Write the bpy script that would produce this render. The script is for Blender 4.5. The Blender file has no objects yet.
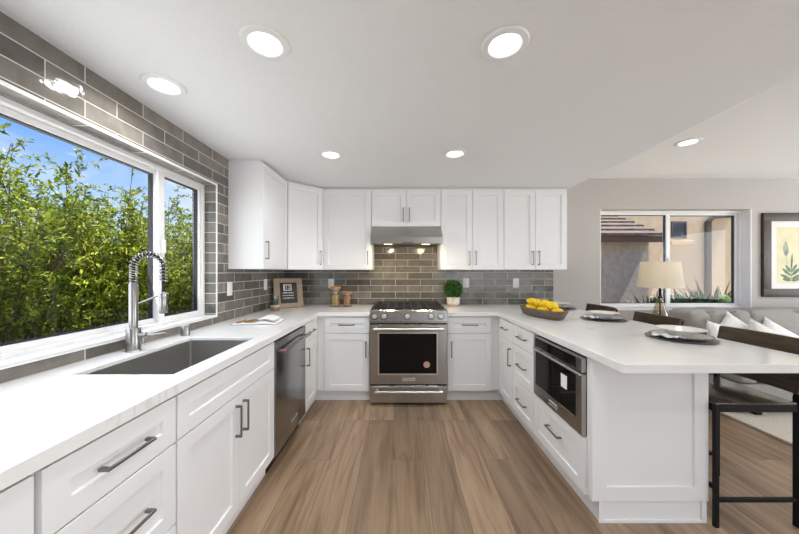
import bpy, bmesh, math, random
from mathutils import Vector, Matrix
C = bpy.context.scene.collection
SC = bpy.context.scene
PI = math.pi
V = Vector

# ------------------------------------------------------------------ camera
F_PX = 298.0
cam_d = bpy.data.cameras.new('camera')
cam = bpy.data.objects.new('camera', cam_d); C.objects.link(cam)
cam.location = (0, 0, 1.319); cam.rotation_euler = (PI/2, 0, 0)
cam_d.sensor_width = 36.0; cam_d.lens = F_PX/799*36.0
cam_d.shift_x = -0.8/799; cam_d.shift_y = 5.0/799
cam_d.clip_start = 0.05; cam_d.clip_end = 300
SC.camera = cam
# ------------------------------------------------------------------ exposure
SC.view_settings.view_transform = 'Standard'
SC.view_settings.look = 'None'
SC.view_settings.gamma = 1.0
SC.view_settings.exposure = 0.1
SC.view_settings.use_curve_mapping = False
# ------------------------------------------------------------------ sky
W = bpy.data.worlds.new('sky'); SC.world = W; W.use_nodes = True
nt = W.node_tree; nt.nodes.clear()
def N(t, k, **kw):
    n = t.nodes.new(k)
    for a, b in kw.items(): setattr(n, a, b)
    return n
tc = N(nt, 'ShaderNodeTexCoord'); sp = N(nt, 'ShaderNodeSeparateXYZ')
nt.links.new(tc.outputs['Generated'], sp.inputs[0])
rmp = N(nt, 'ShaderNodeValToRGB'); nt.links.new(sp.outputs['Z'], rmp.inputs[0])
e = rmp.color_ramp.elements
e[0].position = 0.0; e[0].color = (0.55, 0.63, 0.72, 1)
e[1].position = 0.75; e[1].color = (0.06, 0.17, 0.55, 1)
for p, c in ((0.10, (0.42, 0.54, 0.68, 1)), (0.30, (0.13, 0.28, 0.64, 1)), (0.45, (0.08, 0.20, 0.56, 1))):
    q = e.new(p); q.color = c
ns = N(nt, 'ShaderNodeTexNoise'); ns.inputs['Scale'].default_value = 3.2; ns.inputs['Detail'].default_value = 7
mpw = N(nt, 'ShaderNodeMapping'); mpw.inputs['Scale'].default_value = (1, 1, 2.6); mpw.inputs['Location'].default_value = (0.3, 0.2, 0.1)
nt.links.new(tc.outputs['Generated'], mpw.inputs[0]); nt.links.new(mpw.outputs[0], ns.inputs['Vector'])
cr = N(nt, 'ShaderNodeValToRGB'); nt.links.new(ns.outputs['Fac'], cr.inputs[0])
cr.color_ramp.elements[0].position = 0.50; cr.color_ramp.elements[1].position = 0.72
mx = N(nt, 'ShaderNodeMix', data_type='RGBA'); nt.links.new(cr.outputs[0], mx.inputs[0])
nt.links.new(rmp.outputs[0], mx.inputs[6]); mx.inputs[7].default_value = (0.60, 0.62, 0.66, 1)
bg = N(nt, 'ShaderNodeBackground'); bg.inputs[1].default_value = 1.6
nt.links.new(mx.outputs[2], bg.inputs[0])
wo = N(nt, 'ShaderNodeOutputWorld'); nt.links.new(bg.outputs[0], wo.inputs[0])
# ------------------------------------------------------------------ sun
sd = bpy.data.lights.new('sun', 'SUN'); sd.energy = 10.0; sd.angle = 0.02; sd.color = (1, 0.94, 0.84)
sun = bpy.data.objects.new('sun', sd); C.objects.link(sun)
sun.rotation_euler = V((0.42, -0.06, 0.83)).to_track_quat('Z', 'Y').to_euler()
# ------------------------------------------------------------------ added area lamps for daylight fill: unseen openings behind and right, sink window
P_CAN = 4.0      # watts of each recessed downlight
def area(name, loc, direction, sx, sy, power, col=(1, 1, 1), shape='RECTANGLE', spread=PI):
    d = bpy.data.lights.new(name, 'AREA'); d.shape = shape; d.size = sx; d.size_y = sy
    d.energy = power; d.color = col; d.spread = spread
    o = bpy.data.objects.new(name, d); C.objects.link(o); o.location = loc
    o.rotation_euler = V(direction).to_track_quat('-Z', 'Y').to_euler()
    return o
area('rear_fill', (3.2, -3.42, 1.15), (-0.15, 1, 0.40), 3.6, 2.1, 68, (0.95, 0.98, 1.0))  # added fill lamp, set in the unseen opening behind the camera
area('side_fill', (7.12, 1.0, 1.45), (-1, 0, 0.25), 3.2, 1.7, 120, (0.94, 0.97, 1.0))  # added fill lamp brightening the living room from out of view
area('sink_daylight', (-1.66, 1.27, 1.49), (1, 0, 0.30), 2.0, 0.95, 15, (0.95, 0.98, 1.0))

# ------------------------------------------------------------------ materials
MATS = {}
def pbr(name, col, rough=0.5, metal=0.0, bump=None, spec=None, coat=0.0, emit=None, estr=0.0):
    m = bpy.data.materials.new(name); m.use_nodes = True
    b = m.node_tree.nodes['Principled BSDF']
    b.inputs['Base Color'].default_value = (*col, 1); b.inputs['Roughness'].default_value = rough
    b.inputs['Metallic'].default_value = metal
    if spec is not None: b.inputs['Specular IOR Level'].default_value = spec
    if coat: b.inputs['Coat Weight'].default_value = coat
    if emit: b.inputs['Emission Color'].default_value = (*emit, 1); b.inputs['Emission Strength'].default_value = estr
    if bump:
        t = m.node_tree; sc, st, det = bump
        n = N(t, 'ShaderNodeTexNoise'); n.inputs['Scale'].default_value = sc; n.inputs['Detail'].default_value = det
        tcx = N(t, 'ShaderNodeTexCoord'); t.links.new(tcx.outputs['Object'], n.inputs['Vector'])
        bp = N(t, 'ShaderNodeBump'); bp.inputs['Strength'].default_value = st; bp.inputs['Distance'].default_value = 0.01
        t.links.new(n.outputs['Fac'], bp.inputs['Height']); t.links.new(bp.outputs[0], b.inputs['Normal'])
    return m
def mottled(name, c1, c2, scale=(1, 1, 1), nscale=5, detail=6, rough=0.5, metal=0.0, bump=0.0, lo=0.35, hi=0.65, rr=None, coat=0):
    """two colours mixed by a (stretched) noise"""
    m = pbr(name, c1, rough, metal, coat=coat); t = m.node_tree; b = t.nodes['Principled BSDF']
    tcx = N(t, 'ShaderNodeTexCoord'); mp = N(t, 'ShaderNodeMapping'); mp.inputs['Scale'].default_value = scale
    t.links.new(tcx.outputs['Object'], mp.inputs[0])
    n = N(t, 'ShaderNodeTexNoise'); n.inputs['Scale'].default_value = nscale; n.inputs['Detail'].default_value = detail
    t.links.new(mp.outputs[0], n.inputs['Vector'])
    r = N(t, 'ShaderNodeValToRGB'); r.color_ramp.elements[0].position = lo; r.color_ramp.elements[1].position = hi
    r.color_ramp.elements[0].color = (*c1, 1); r.color_ramp.elements[1].color = (*c2, 1)
    t.links.new(n.outputs['Fac'], r.inputs[0]); t.links.new(r.outputs[0], b.inputs['Base Color'])
    if bump:
        bp = N(t, 'ShaderNodeBump'); bp.inputs['Strength'].default_value = bump; bp.inputs['Distance'].default_value = 0.01
        t.links.new(n.outputs['Fac'], bp.inputs['Height']); t.links.new(bp.outputs[0], b.inputs['Normal'])
    if rr:
        mr = N(t, 'ShaderNodeMapRange'); mr.inputs['To Min'].default_value = rr[0]; mr.inputs['To Max'].default_value = rr[1]
        t.links.new(n.outputs['Fac'], mr.inputs[0]); t.links.new(mr.outputs[0], b.inputs['Roughness'])
    return m
def swizzle(t, ax, off=(0, 0)):
    tcx = N(t, 'ShaderNodeTexCoord'); s = N(t, 'ShaderNodeSeparateXYZ'); c = N(t, 'ShaderNodeCombineXYZ')
    t.links.new(tcx.outputs['Object'], s.inputs[0])
    for i in range(2):
        a = N(t, 'ShaderNodeMath', operation='ADD'); a.inputs[1].default_value = off[i]
        t.links.new(s.outputs[ax[i]], a.inputs[0]); t.links.new(a.outputs[0], c.inputs[i])
    return c, tcx
def tile_mat(name, ax, off):
    m = pbr(name, (0.2, 0.2, 0.2), 0.12, spec=0.35); t = m.node_tree; b = t.nodes['Principled BSDF']
    c, tcx = swizzle(t, ax, off)
    br = N(t, 'ShaderNodeTexBrick'); br.offset = 0.5; br.offset_frequency = 2; br.squash = 1
    t.links.new(c.outputs[0], br.inputs['Vector'])
    br.inputs['Scale'].default_value = 1; br.inputs['Brick Width'].default_value = 0.308; br.inputs['Row Height'].default_value = 0.0794
    br.inputs['Mortar Size'].default_value = 0.0026; br.inputs['Mortar Smooth'].default_value = 0.15; br.inputs['Bias'].default_value = 0
    br.inputs['Color1'].default_value = (0.100, 0.092, 0.081, 1); br.inputs['Color2'].default_value = (0.235, 0.213, 0.183, 1)
    br.inputs['Mortar'].default_value = (0.60, 0.57, 0.52, 1)
    n = N(t, 'ShaderNodeTexNoise'); n.inputs['Scale'].default_value = 14; n.inputs['Detail'].default_value = 5
    t.links.new(tcx.outputs['Object'], n.inputs['Vector'])
    hs = N(t, 'ShaderNodeHueSaturation'); mr = N(t, 'ShaderNodeMapRange'); mr.inputs['To Min'].default_value = 0.55; mr.inputs['To Max'].default_value = 1.45
    t.links.new(n.outputs['Fac'], mr.inputs[0]); t.links.new(mr.outputs[0], hs.inputs['Value']); t.links.new(br.outputs['Color'], hs.inputs['Color'])
    mxx = N(t, 'ShaderNodeMix', data_type='RGBA'); t.links.new(br.outputs['Fac'], mxx.inputs[0])
    t.links.new(hs.outputs[0], mxx.inputs[6]); mxx.inputs[7].default_value = (0.60, 0.57, 0.52, 1)
    t.links.new(mxx.outputs[2], b.inputs['Base Color'])
    rg = N(t, 'ShaderNodeMapRange'); rg.inputs['To Min'].default_value = 0.10; rg.inputs['To Max'].default_value = 0.75
    t.links.new(br.outputs['Fac'], rg.inputs[0]); t.links.new(rg.outputs[0], b.inputs['Roughness'])
    n2 = N(t, 'ShaderNodeTexNoise'); n2.inputs['Scale'].default_value = 20; n2.inputs['Detail'].default_value = 2
    t.links.new(tcx.outputs['Object'], n2.inputs['Vector'])
    ma = N(t, 'ShaderNodeMath', operation='MULTIPLY_ADD'); ma.inputs[1].default_value = -1.0
    t.links.new(br.outputs['Fac'], ma.inputs[0]); t.links.new(n2.outputs['Fac'], ma.inputs[2])
    bp = N(t, 'ShaderNodeBump'); bp.inputs['Strength'].default_value = 0.55; bp.inputs['Distance'].default_value = 0.005
    t.links.new(ma.outputs[0], bp.inputs['Height']); t.links.new(bp.outputs[0], b.inputs['Normal'])
    return m
def floor_mat():
    m = pbr('plank_floor', (0.3, 0.2, 0.12), 0.34); t = m.node_tree; b = t.nodes['Principled BSDF']
    c, tcx = swizzle(t, (1, 0), (0.35, 0.06))
    br = N(t, 'ShaderNodeTexBrick'); br.offset = 0.37; br.offset_frequency = 3
    t.links.new(c.outputs[0], br.inputs['Vector']); br.inputs['Scale'].default_value = 1
    br.inputs['Brick Width'].default_value = 1.5; br.inputs['Row Height'].default_value = 0.215
    br.inputs['Mortar Size'].default_value = 0.0012; br.inputs['Mortar Smooth'].default_value = 0.1; br.inputs['Bias'].default_value = 0.0
    br.inputs['Color1'].default_value = (0, 0, 0, 1); br.inputs['Color2'].default_value = (1, 1, 1, 1); br.inputs['Mortar'].default_value = (0.2, 0.2, 0.2, 1)
    # grain coordinates: stretched along the plank and shifted for each plank
    s = N(t, 'ShaderNodeSeparateColor'); t.links.new(br.outputs['Color'], s.inputs[0])
    sx = N(t, 'ShaderNodeSeparateXYZ'); t.links.new(tcx.outputs['Object'], sx.inputs[0])
    cx = N(t, 'ShaderNodeCombineXYZ')
    a1 = N(t, 'ShaderNodeMath', operation='MULTIPLY'); a1.inputs[1].default_value = 9.0; t.links.new(sx.outputs[0], a1.inputs[0])
    a2 = N(t, 'ShaderNodeMath', operation='MULTIPLY_ADD'); a2.inputs[1].default_value = 0.75; t.links.new(sx.outputs[1], a2.inputs[0])
    a3 = N(t, 'ShaderNodeMath', operation='MULTIPLY'); a3.inputs[1].default_value = 37.0; t.links.new(s.outputs[0], a3.inputs[0])
    t.links.new(a3.outputs[0], a2.inputs[2]); t.links.new(a1.outputs[0], cx.inputs[0]); t.links.new(a2.outputs[0], cx.inputs[1]); t.links.new(a3.outputs[0], cx.inputs[2])
    n = N(t, 'ShaderNodeTexNoise'); n.inputs['Scale'].default_value = 1.6; n.inputs['Detail'].default_value = 8; n.inputs['Roughness'].default_value = 0.62; n.inputs['Distortion'].default_value = 0.6
    t.links.new(cx.outputs[0], n.inputs['Vector'])
    wv = N(t, 'ShaderNodeTexNoise'); wv.inputs['Scale'].default_value = 0.55; wv.inputs['Detail'].default_value = 2; wv.inputs['Distortion'].default_value = 0.3
    t.links.new(cx.outputs[0], wv.inputs['Vector'])
    rings = N(t, 'ShaderNodeMath', operation='MULTIPLY'); rings.inputs[1].default_value = 15.0; t.links.new(wv.outputs['Fac'], rings.inputs[0])
    fr = N(t, 'ShaderNodeMath', operation='PINGPONG'); fr.inputs[1].default_value = 1.0; t.links.new(rings.outputs[0], fr.inputs[0])
    r2 = N(t, 'ShaderNodeValToRGB'); t.links.new(fr.outputs[0], r2.inputs[0])
    r2.color_ramp.elements[0].position = 0.0; r2.color_ramp.elements[0].color = (0.66, 0.62, 0.58, 1)
    r2.color_ramp.elements[1].position = 0.32; r2.color_ramp.elements[1].color = (1, 1, 1, 1)
    r1 = N(t, 'ShaderNodeValToRGB'); t.links.new(n.outputs['Fac'], r1.inputs[0])
    r1.color_ramp.elements[0].position = 0.28; r1.color_ramp.elements[0].color = (0.165, 0.106, 0.064, 1)
    r1.color_ramp.elements[1].position = 0.72; r1.color_ramp.elements[1].color = (0.39, 0.275, 0.178, 1)
    mu = N(t, 'ShaderNodeMix', data_type='RGBA', blend_type='MULTIPLY'); mu.inputs[0].default_value = 0.65
    t.links.new(r1.outputs[0], mu.inputs[6]); t.links.new(r2.outputs[0], mu.inputs[7])
    hs = N(t, 'ShaderNodeHueSaturation'); mr = N(t, 'ShaderNodeMapRange'); mr.inputs['To Min'].default_value = 0.70; mr.inputs['To Max'].default_value = 1.2
    t.links.new(s.outputs[0], mr.inputs[0]); t.links.new(mr.outputs[0], hs.inputs['Value']); t.links.new(mu.outputs[2], hs.inputs['Color'])
    mg = N(t, 'ShaderNodeMix', data_type='RGBA'); t.links.new(br.outputs['Fac'], mg.inputs[0])
    t.links.new(hs.outputs[0], mg.inputs[6]); mg.inputs[7].default_value = (0.09, 0.06, 0.04, 1)
    t.links.new(mg.outputs[2], b.inputs['Base Color'])
    bp = N(t, 'ShaderNodeBump'); bp.inputs['Strength'].default_value = 0.12; bp.inputs['Distance'].default_value = 0.003
    t.links.new(n.outputs['Fac'], bp.inputs['Height']); t.links.new(bp.outputs[0], b.inputs['Normal'])
    return m
def quartz_mat():
    m = pbr('white_quartz', (0.8, 0.79, 0.78), 0.16); t = m.node_tree; b = t.nodes['Principled BSDF']
    tcx = N(t, 'ShaderNodeTexCoord'); mp = N(t, 'ShaderNodeMapping'); mp.inputs['Rotation'].default_value = (0.3, 0.2, 0.6)
    t.links.new(tcx.outputs['Object'], mp.inputs[0])
    n = N(t, 'ShaderNodeTexNoise'); n.inputs['Scale'].default_value = 1.7; n.inputs['Detail'].default_value = 7; n.inputs['Distortion'].default_value = 1.4
    t.links.new(mp.outputs[0], n.inputs['Vector'])
    a = N(t, 'ShaderNodeMath', operation='SUBTRACT'); a.inputs[1].default_value = 0.5; t.links.new(n.outputs['Fac'], a.inputs[0])
    a2 = N(t, 'ShaderNodeMath', operation='ABSOLUTE'); t.links.new(a.outputs[0], a2.inputs[0])
    r = N(t, 'ShaderNodeValToRGB'); t.links.new(a2.outputs[0], r.inputs[0])
    r.color_ramp.elements[0].position = 0.0; r.color_ramp.elements[0].color = (0.68, 0.67, 0.66, 1)
    r.color_ramp.elements[1].position = 0.022; r.color_ramp.elements[1].color = (0.79, 0.785, 0.78, 1)
    n2 = N(t, 'ShaderNodeTexNoise'); n2.inputs['Scale'].default_value = 1.1; n2.inputs['Detail'].default_value = 3
    t.links.new(tcx.outputs['Object'], n2.inputs['Vector'])
    r2 = N(t, 'ShaderNodeValToRGB'); t.links.new(n2.outputs['Fac'], r2.inputs[0]); r2.color_ramp.elements[0].position = 0.45; r2.color_ramp.elements[1].position = 0.62
    mx_ = N(t, 'ShaderNodeMix', data_type='RGBA'); t.links.new(r2.outputs[0], mx_.inputs[0])
    mx_.inputs[6].default_value = (0.79, 0.785, 0.78, 1); t.links.new(r.outputs[0], mx_.inputs[7])
    t.links.new(mx_.outputs[2], b.inputs['Base Color'])
    return m
def glass_mat(name, tint=(1, 1, 1), base=0.04, top=0.9, rough=0.0):
    m = bpy.data.materials.new(name); m.use_nodes = True; t = m.node_tree; t.nodes.clear()
    o = N(t, 'ShaderNodeOutputMaterial'); tr = N(t, 'ShaderNodeBsdfTransparent'); tr.inputs[0].default_value = (*tint, 1)
    gl = N(t, 'ShaderNodeBsdfGlossy'); gl.inputs['Roughness'].default_value = rough
    lw = N(t, 'ShaderNodeLayerWeight'); lw.inputs['Blend'].default_value = 0.5
    p = N(t, 'ShaderNodeMath', operation='POWER'); p.inputs[1].default_value = 5.0; t.links.new(lw.outputs['Facing'], p.inputs[0])
    ma = N(t, 'ShaderNodeMath', operation='MULTIPLY_ADD'); ma.inputs[1].default_value = top - base; ma.inputs[2].default_value = base
    t.links.new(p.outputs[0], ma.inputs[0]); mx_ = N(t, 'ShaderNodeMixShader')
    t.links.new(ma.outputs[0], mx_.inputs[0]); t.links.new(tr.outputs[0], mx_.inputs[1]); t.links.new(gl.outputs[0], mx_.inputs[2])
    t.links.new(mx_.outputs[0], o.inputs[0])
    return m
def leaf_mat(name, c1, c2, c3, transl=0.35, rough=0.45):
    m = bpy.data.materials.new(name); m.use_nodes = True; t = m.node_tree; b = t.nodes['Principled BSDF']
    g = N(t, 'ShaderNodeNewGeometry'); r = N(t, 'ShaderNodeValToRGB'); t.links.new(g.outputs['Random Per Island'], r.inputs[0])
    e = r.color_ramp.elements; e[0].color = (*c1, 1); e[1].color = (*c3, 1); q = e.new(0.5); q.color = (*c2, 1)
    t.links.new(r.outputs[0], b.inputs['Base Color']); b.inputs['Roughness'].default_value = rough
    tl = N(t, 'ShaderNodeBsdfTranslucent'); t.links.new(r.outputs[0], tl.inputs[0])
    mx_ = N(t, 'ShaderNodeMixShader'); mx_.inputs[0].default_value = transl
    t.links.new(b.outputs[0], mx_.inputs[1]); t.links.new(tl.outputs[0], mx_.inputs[2])
    t.links.new(mx_.outputs[0], t.nodes['Material Output'].inputs[0])
    return m
def fabric_glow(name, col, transl):
    m = pbr(name, col, 0.9, bump=(400, 0.15, 2)); t = m.node_tree; b = t.nodes['Principled BSDF']
    tl = N(t, 'ShaderNodeBsdfTranslucent'); tl.inputs[0].default_value = (*col, 1)
    mx_ = N(t, 'ShaderNodeMixShader'); mx_.inputs[0].default_value = transl
    t.links.new(b.outputs[0], mx_.inputs[1]); t.links.new(tl.outputs[0], mx_.inputs[2]); t.links.new(mx_.outputs[0], t.nodes['Material Output'].inputs[0])
    return m
M = dict(
    cab=pbr('white_cabinet_paint', (0.79, 0.79, 0.795), 0.38),
    ceil=pbr('ceiling_paint', (0.83, 0.835, 0.84), 0.9, bump=(90, 0.35, 3)),
    wall=pbr('greige_wall_paint', (0.46, 0.437, 0.41), 0.85, bump=(120, 0.08, 2)),
    white=pbr('white_trim_paint', (0.82, 0.82, 0.82), 0.4),
    vinyl=pbr('white_vinyl', (0.82, 0.82, 0.81), 0.3),
    plastic=pbr('white_plastic', (0.80, 0.80, 0.79), 0.35),
    nickel=mottled('brushed_nickel', (0.31, 0.30, 0.29), (0.37, 0.36, 0.35), (1, 1, 30), 40, 2, 0.30, 1.0),
    dark_nickel=pbr('pull_nickel', (0.22, 0.215, 0.21), 0.34, 1.0),
    steel=mottled('brushed_stainless_steel', (0.34, 0.33, 0.32), (0.37, 0.36, 0.35), (1, 1, 200), 14, 2, 0.26, 1.0, rr=(0.24, 0.30)),
    steel_v=mottled('brushed_steel_front', (0.40, 0.385, 0.37), (0.44, 0.425, 0.41), (1, 1, 200), 14, 2, 0.27, 1.0, rr=(0.25, 0.31)),
    dw=mottled('dark_stainless_steel', (0.30, 0.30, 0.305), (0.36, 0.36, 0.365), (1, 60, 1), 10, 3, 0.24, 1.0),
    sink_steel=pbr('sink_steel', (0.42, 0.41, 0.39), 0.42, 1.0),
    black=pbr('black_enamel', (0.012, 0.012, 0.013), 0.25),
    iron=pbr('cast_iron', (0.02, 0.02, 0.022), 0.5, bump=(200, 0.2, 2)),
    oven_glass=pbr('dark_oven_glass', (0.009, 0.008, 0.008), 0.06, spec=0.12),
    black_metal=pbr('black_steel', (0.006, 0.006, 0.0065), 0.5, spec=0.2),
    rubber=pbr('black_rubber', (0.015, 0.015, 0.015), 0.7),
    dark_wood=mottled('dark_walnut', (0.030, 0.018, 0.010), (0.085, 0.052, 0.030), (14, 1.5, 14), 4, 6, 0.35, lo=0.3, hi=0.7, bump=0.08),
    seat_wood=mottled('seat_walnut', (0.040, 0.030, 0.024), (0.085, 0.068, 0.055), (14, 1.5, 14), 4, 6, 0.22, lo=0.3, hi=0.7),
    frame_wood=mottled('dark_frame_wood', (0.028, 0.017, 0.011), (0.062, 0.040, 0.027), (12, 12, 2), 6, 5, 0.5, bump=0.15),
    grey_wood=mottled('weathered_wood', (0.26, 0.195, 0.135), (0.42, 0.335, 0.245), (8, 8, 30), 5, 6, 0.7, bump=0.2),
    bowl_wood=mottled('carved_bowl_wood', (0.085, 0.058, 0.040), (0.21, 0.155, 0.115), (4, 22, 22), 3, 6, 0.6, bump=0.3),
    lid_wood=mottled('acacia_lid', (0.34, 0.15, 0.045), (0.55, 0.29, 0.10), (20, 3, 3), 8, 4, 0.45),
    quartz=quartz_mat(), floor=floor_mat(),
    tile_back=tile_mat('backsplash_tile_back', (0, 2), (0.06, -0.914)),
    tile_left=tile_mat('backsplash_tile_left', (1, 2), (0.02, -0.914)),
    tile_jamb=tile_mat('backsplash_tile_jamb', (0, 2), (1.70, -0.914)),
    tile_head=tile_mat('backsplash_tile_head', (1, 0), (0.0, 1.525)),
    glass=glass_mat('window_glass', (0.98, 0.99, 0.985), 0.013, 0.7),
    jar=glass_mat('jar_glass', (0.96, 0.975, 0.97), 0.04, 0.8),
    lamp_glass=glass_mat('amber_tinted_glass', (0.90, 0.86, 0.76), 0.07, 0.9),
    led=pbr('downlight_diffuser', (0.9, 0.9, 0.9), 0.5, emit=(1.0, 0.97, 0.91), estr=5.0),
    hood_led=pbr('warm_hood_lamp', (0.9, 0.85, 0.7), 0.5, emit=(1.0, 0.80, 0.48), estr=5.0),
    lemon=pbr('lemon_peel', (0.86, 0.58, 0.012), 0.38, bump=(260, 0.25, 2)),
    stem=pbr('lemon_stem_end', (0.35, 0.36, 0.05), 0.6),
    ceramic=pbr('white_glazed_ceramic', (0.80, 0.77, 0.72), 0.18),
    grey_plate=pbr('grey_glazed_plate', (0.46, 0.46, 0.46), 0.22),
    charger=pbr('pewter_charger', (0.20, 0.195, 0.19), 0.35, 0.6),
    linen=mottled('white_napkin_linen', (0.66, 0.67, 0.70), (0.80, 0.80, 0.81), (1, 1, 1), 60, 3, 0.9, bump=0.1),
    pot=mottled('cream_stoneware', (0.62, 0.55, 0.47), (0.78, 0.73, 0.66), (1, 1, 1), 30, 4, 0.55),
    terracotta=pbr('brown_clay', (0.27, 0.175, 0.11), 0.7),
    pot_foot=pbr('tan_clay', (0.52, 0.42, 0.33), 0.7),
    soil=pbr('potting_soil', (0.04, 0.028, 0.02), 0.95, bump=(150, 0.5, 3)),
    boxwood=leaf_mat('boxwood_leaf', (0.012, 0.05, 0.006), (0.04, 0.14, 0.018), (0.17, 0.36, 0.07), 0.2),
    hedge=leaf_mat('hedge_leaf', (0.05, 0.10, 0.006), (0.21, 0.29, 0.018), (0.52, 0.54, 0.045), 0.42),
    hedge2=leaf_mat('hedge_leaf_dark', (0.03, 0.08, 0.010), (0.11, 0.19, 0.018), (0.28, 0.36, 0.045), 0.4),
    agave=leaf_mat('strap_leaf', (0.010, 0.030, 0.010), (0.022, 0.055, 0.018), (0.05, 0.10, 0.032), 0.15),
    paddle=pbr('cactus_pad', (0.17, 0.27, 0.08), 0.6, bump=(60, 0.3, 2)),
    bark=pbr('shrub_bark', (0.10, 0.065, 0.04), 0.9, bump=(80, 0.4, 3)),
    succulent=pbr('succulent_green', (0.03, 0.12, 0.06), 0.5),
    chalk=pbr('black_chalkboard', (0.010, 0.010, 0.010), 0.35),
    chalk_white=pbr('white_lettering', (0.78, 0.77, 0.74), 0.7),
    paper=pbr('book_paper', (0.80, 0.80, 0.80), 0.55),
    cover=pbr('dark_book_cover', (0.05, 0.052, 0.06), 0.4),
    food=mottled('food_photo', (0.36, 0.15, 0.02), (0.16, 0.17, 0.025), (1, 1, 1), 45, 4, 0.4),
    food2=mottled('fruit_photo', (0.50, 0.24, 0.06), (0.28, 0.04, 0.03), (1, 1, 1), 55, 3, 0.4),
    pasta=leaf_mat('dry_pasta', (0.66, 0.34, 0.05), (0.82, 0.50, 0.11), (0.90, 0.64, 0.24), 0.05),
    nuts=leaf_mat('mixed_nuts', (0.30, 0.05, 0.03), (0.62, 0.26, 0.09), (0.80, 0.58, 0.34), 0.0),
    sofa=mottled('grey_tweed', (0.25, 0.24, 0.225), (0.36, 0.35, 0.33), (1, 1, 1), 180, 3, 0.95, bump=0.15),
    pillow=mottled('white_pillow_cotton', (0.72, 0.72, 0.72), (0.80, 0.80, 0.80), (1, 1, 1), 40, 3, 0.95, bump=0.12),
    pillow_c=mottled('cream_pillow_linen', (0.62, 0.585, 0.53), (0.72, 0.69, 0.64), (1, 1, 1), 40, 3, 0.95, bump=0.12),
    rug=mottled('cream_wool', (0.55, 0.50, 0.43), (0.74, 0.70, 0.63), (1, 1, 1), 90, 4, 1.0, bump=0.6),
    shade=fabric_glow('linen_lamp_shade', (0.86, 0.82, 0.73), 0.5),
    mat_board=pbr('white_mat_board', (0.78, 0.77, 0.74), 0.9),
    print_bg=mottled('aged_print_paper', (0.66, 0.60, 0.37), (0.74, 0.69, 0.48), (1, 1, 1), 6, 4, 0.8),
    print_leaf=mottled('printed_leaf_green', (0.10, 0.16, 0.10), (0.22, 0.30, 0.20), (1, 1, 1), 25, 3, 0.8),
    print_bud=mottled('printed_bud', (0.20, 0.27, 0.22), (0.42, 0.48, 0.36), (1, 1, 1), 30, 3, 0.8),
    stucco=mottled('pale_stucco', (0.46, 0.40, 0.33), (0.58, 0.51, 0.43), (1, 1, 1), 9, 8, 0.95, bump=0.5),
    stucco2=mottled('tan_stucco', (0.56, 0.43, 0.28), (0.63, 0.50, 0.34), (1, 1, 1), 5, 6, 0.95, bump=0.3),
    roof_tile=mottled('brown_roof_tile', (0.09, 0.062, 0.050), (0.19, 0.135, 0.108), (3.2, 3, 3), 2.5, 4, 0.85, bump=0.2),
    fascia=pbr('brown_fascia', (0.16, 0.085, 0.05), 0.7),
    spout=pbr('dark_bronze_spout', (0.075, 0.058, 0.045), 0.6),
    dark_glass=pbr('dark_window_pane', (0.03, 0.035, 0.045), 0.06),
    ground=mottled('bounce_gravel', (0.40, 0.35, 0.28), (0.50, 0.44, 0.36), (1, 1, 1), 6, 6, 0.95, bump=0.4),  # pale gravel tone, lightened to bounce light onto hedge and neighbouring walls
    red=pbr('red_enamel', (0.55, 0.02, 0.02), 0.35),
    badge=pbr('badge_plate', (0.66, 0.65, 0.63), 0.3, 0.9),
    plate=pbr('nameplate_grey', (0.55, 0.54, 0.53), 0.35, 0.2),
    ink=pbr('dark_ink', (0.03, 0.03, 0.03), 0.6),
    sticker=pbr('sticker_cream', (0.72, 0.60, 0.48), 0.5),
    sticker_w=pbr('sticker_white', (0.82, 0.82, 0.82), 0.5),
    sticker_r=pbr('sticker_russet', (0.42, 0.13, 0.07), 0.5),
    filter=mottled('hood_baffle', (0.05, 0.05, 0.05), (0.16, 0.155, 0.15), (1, 1, 1), 60, 2, 0.35, 0.9),
    lamp_bulb=pbr('warm_bulb', (0.9, 0.8, 0.6), 0.5, emit=(1, 0.75, 0.42), estr=9.0),
)
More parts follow.
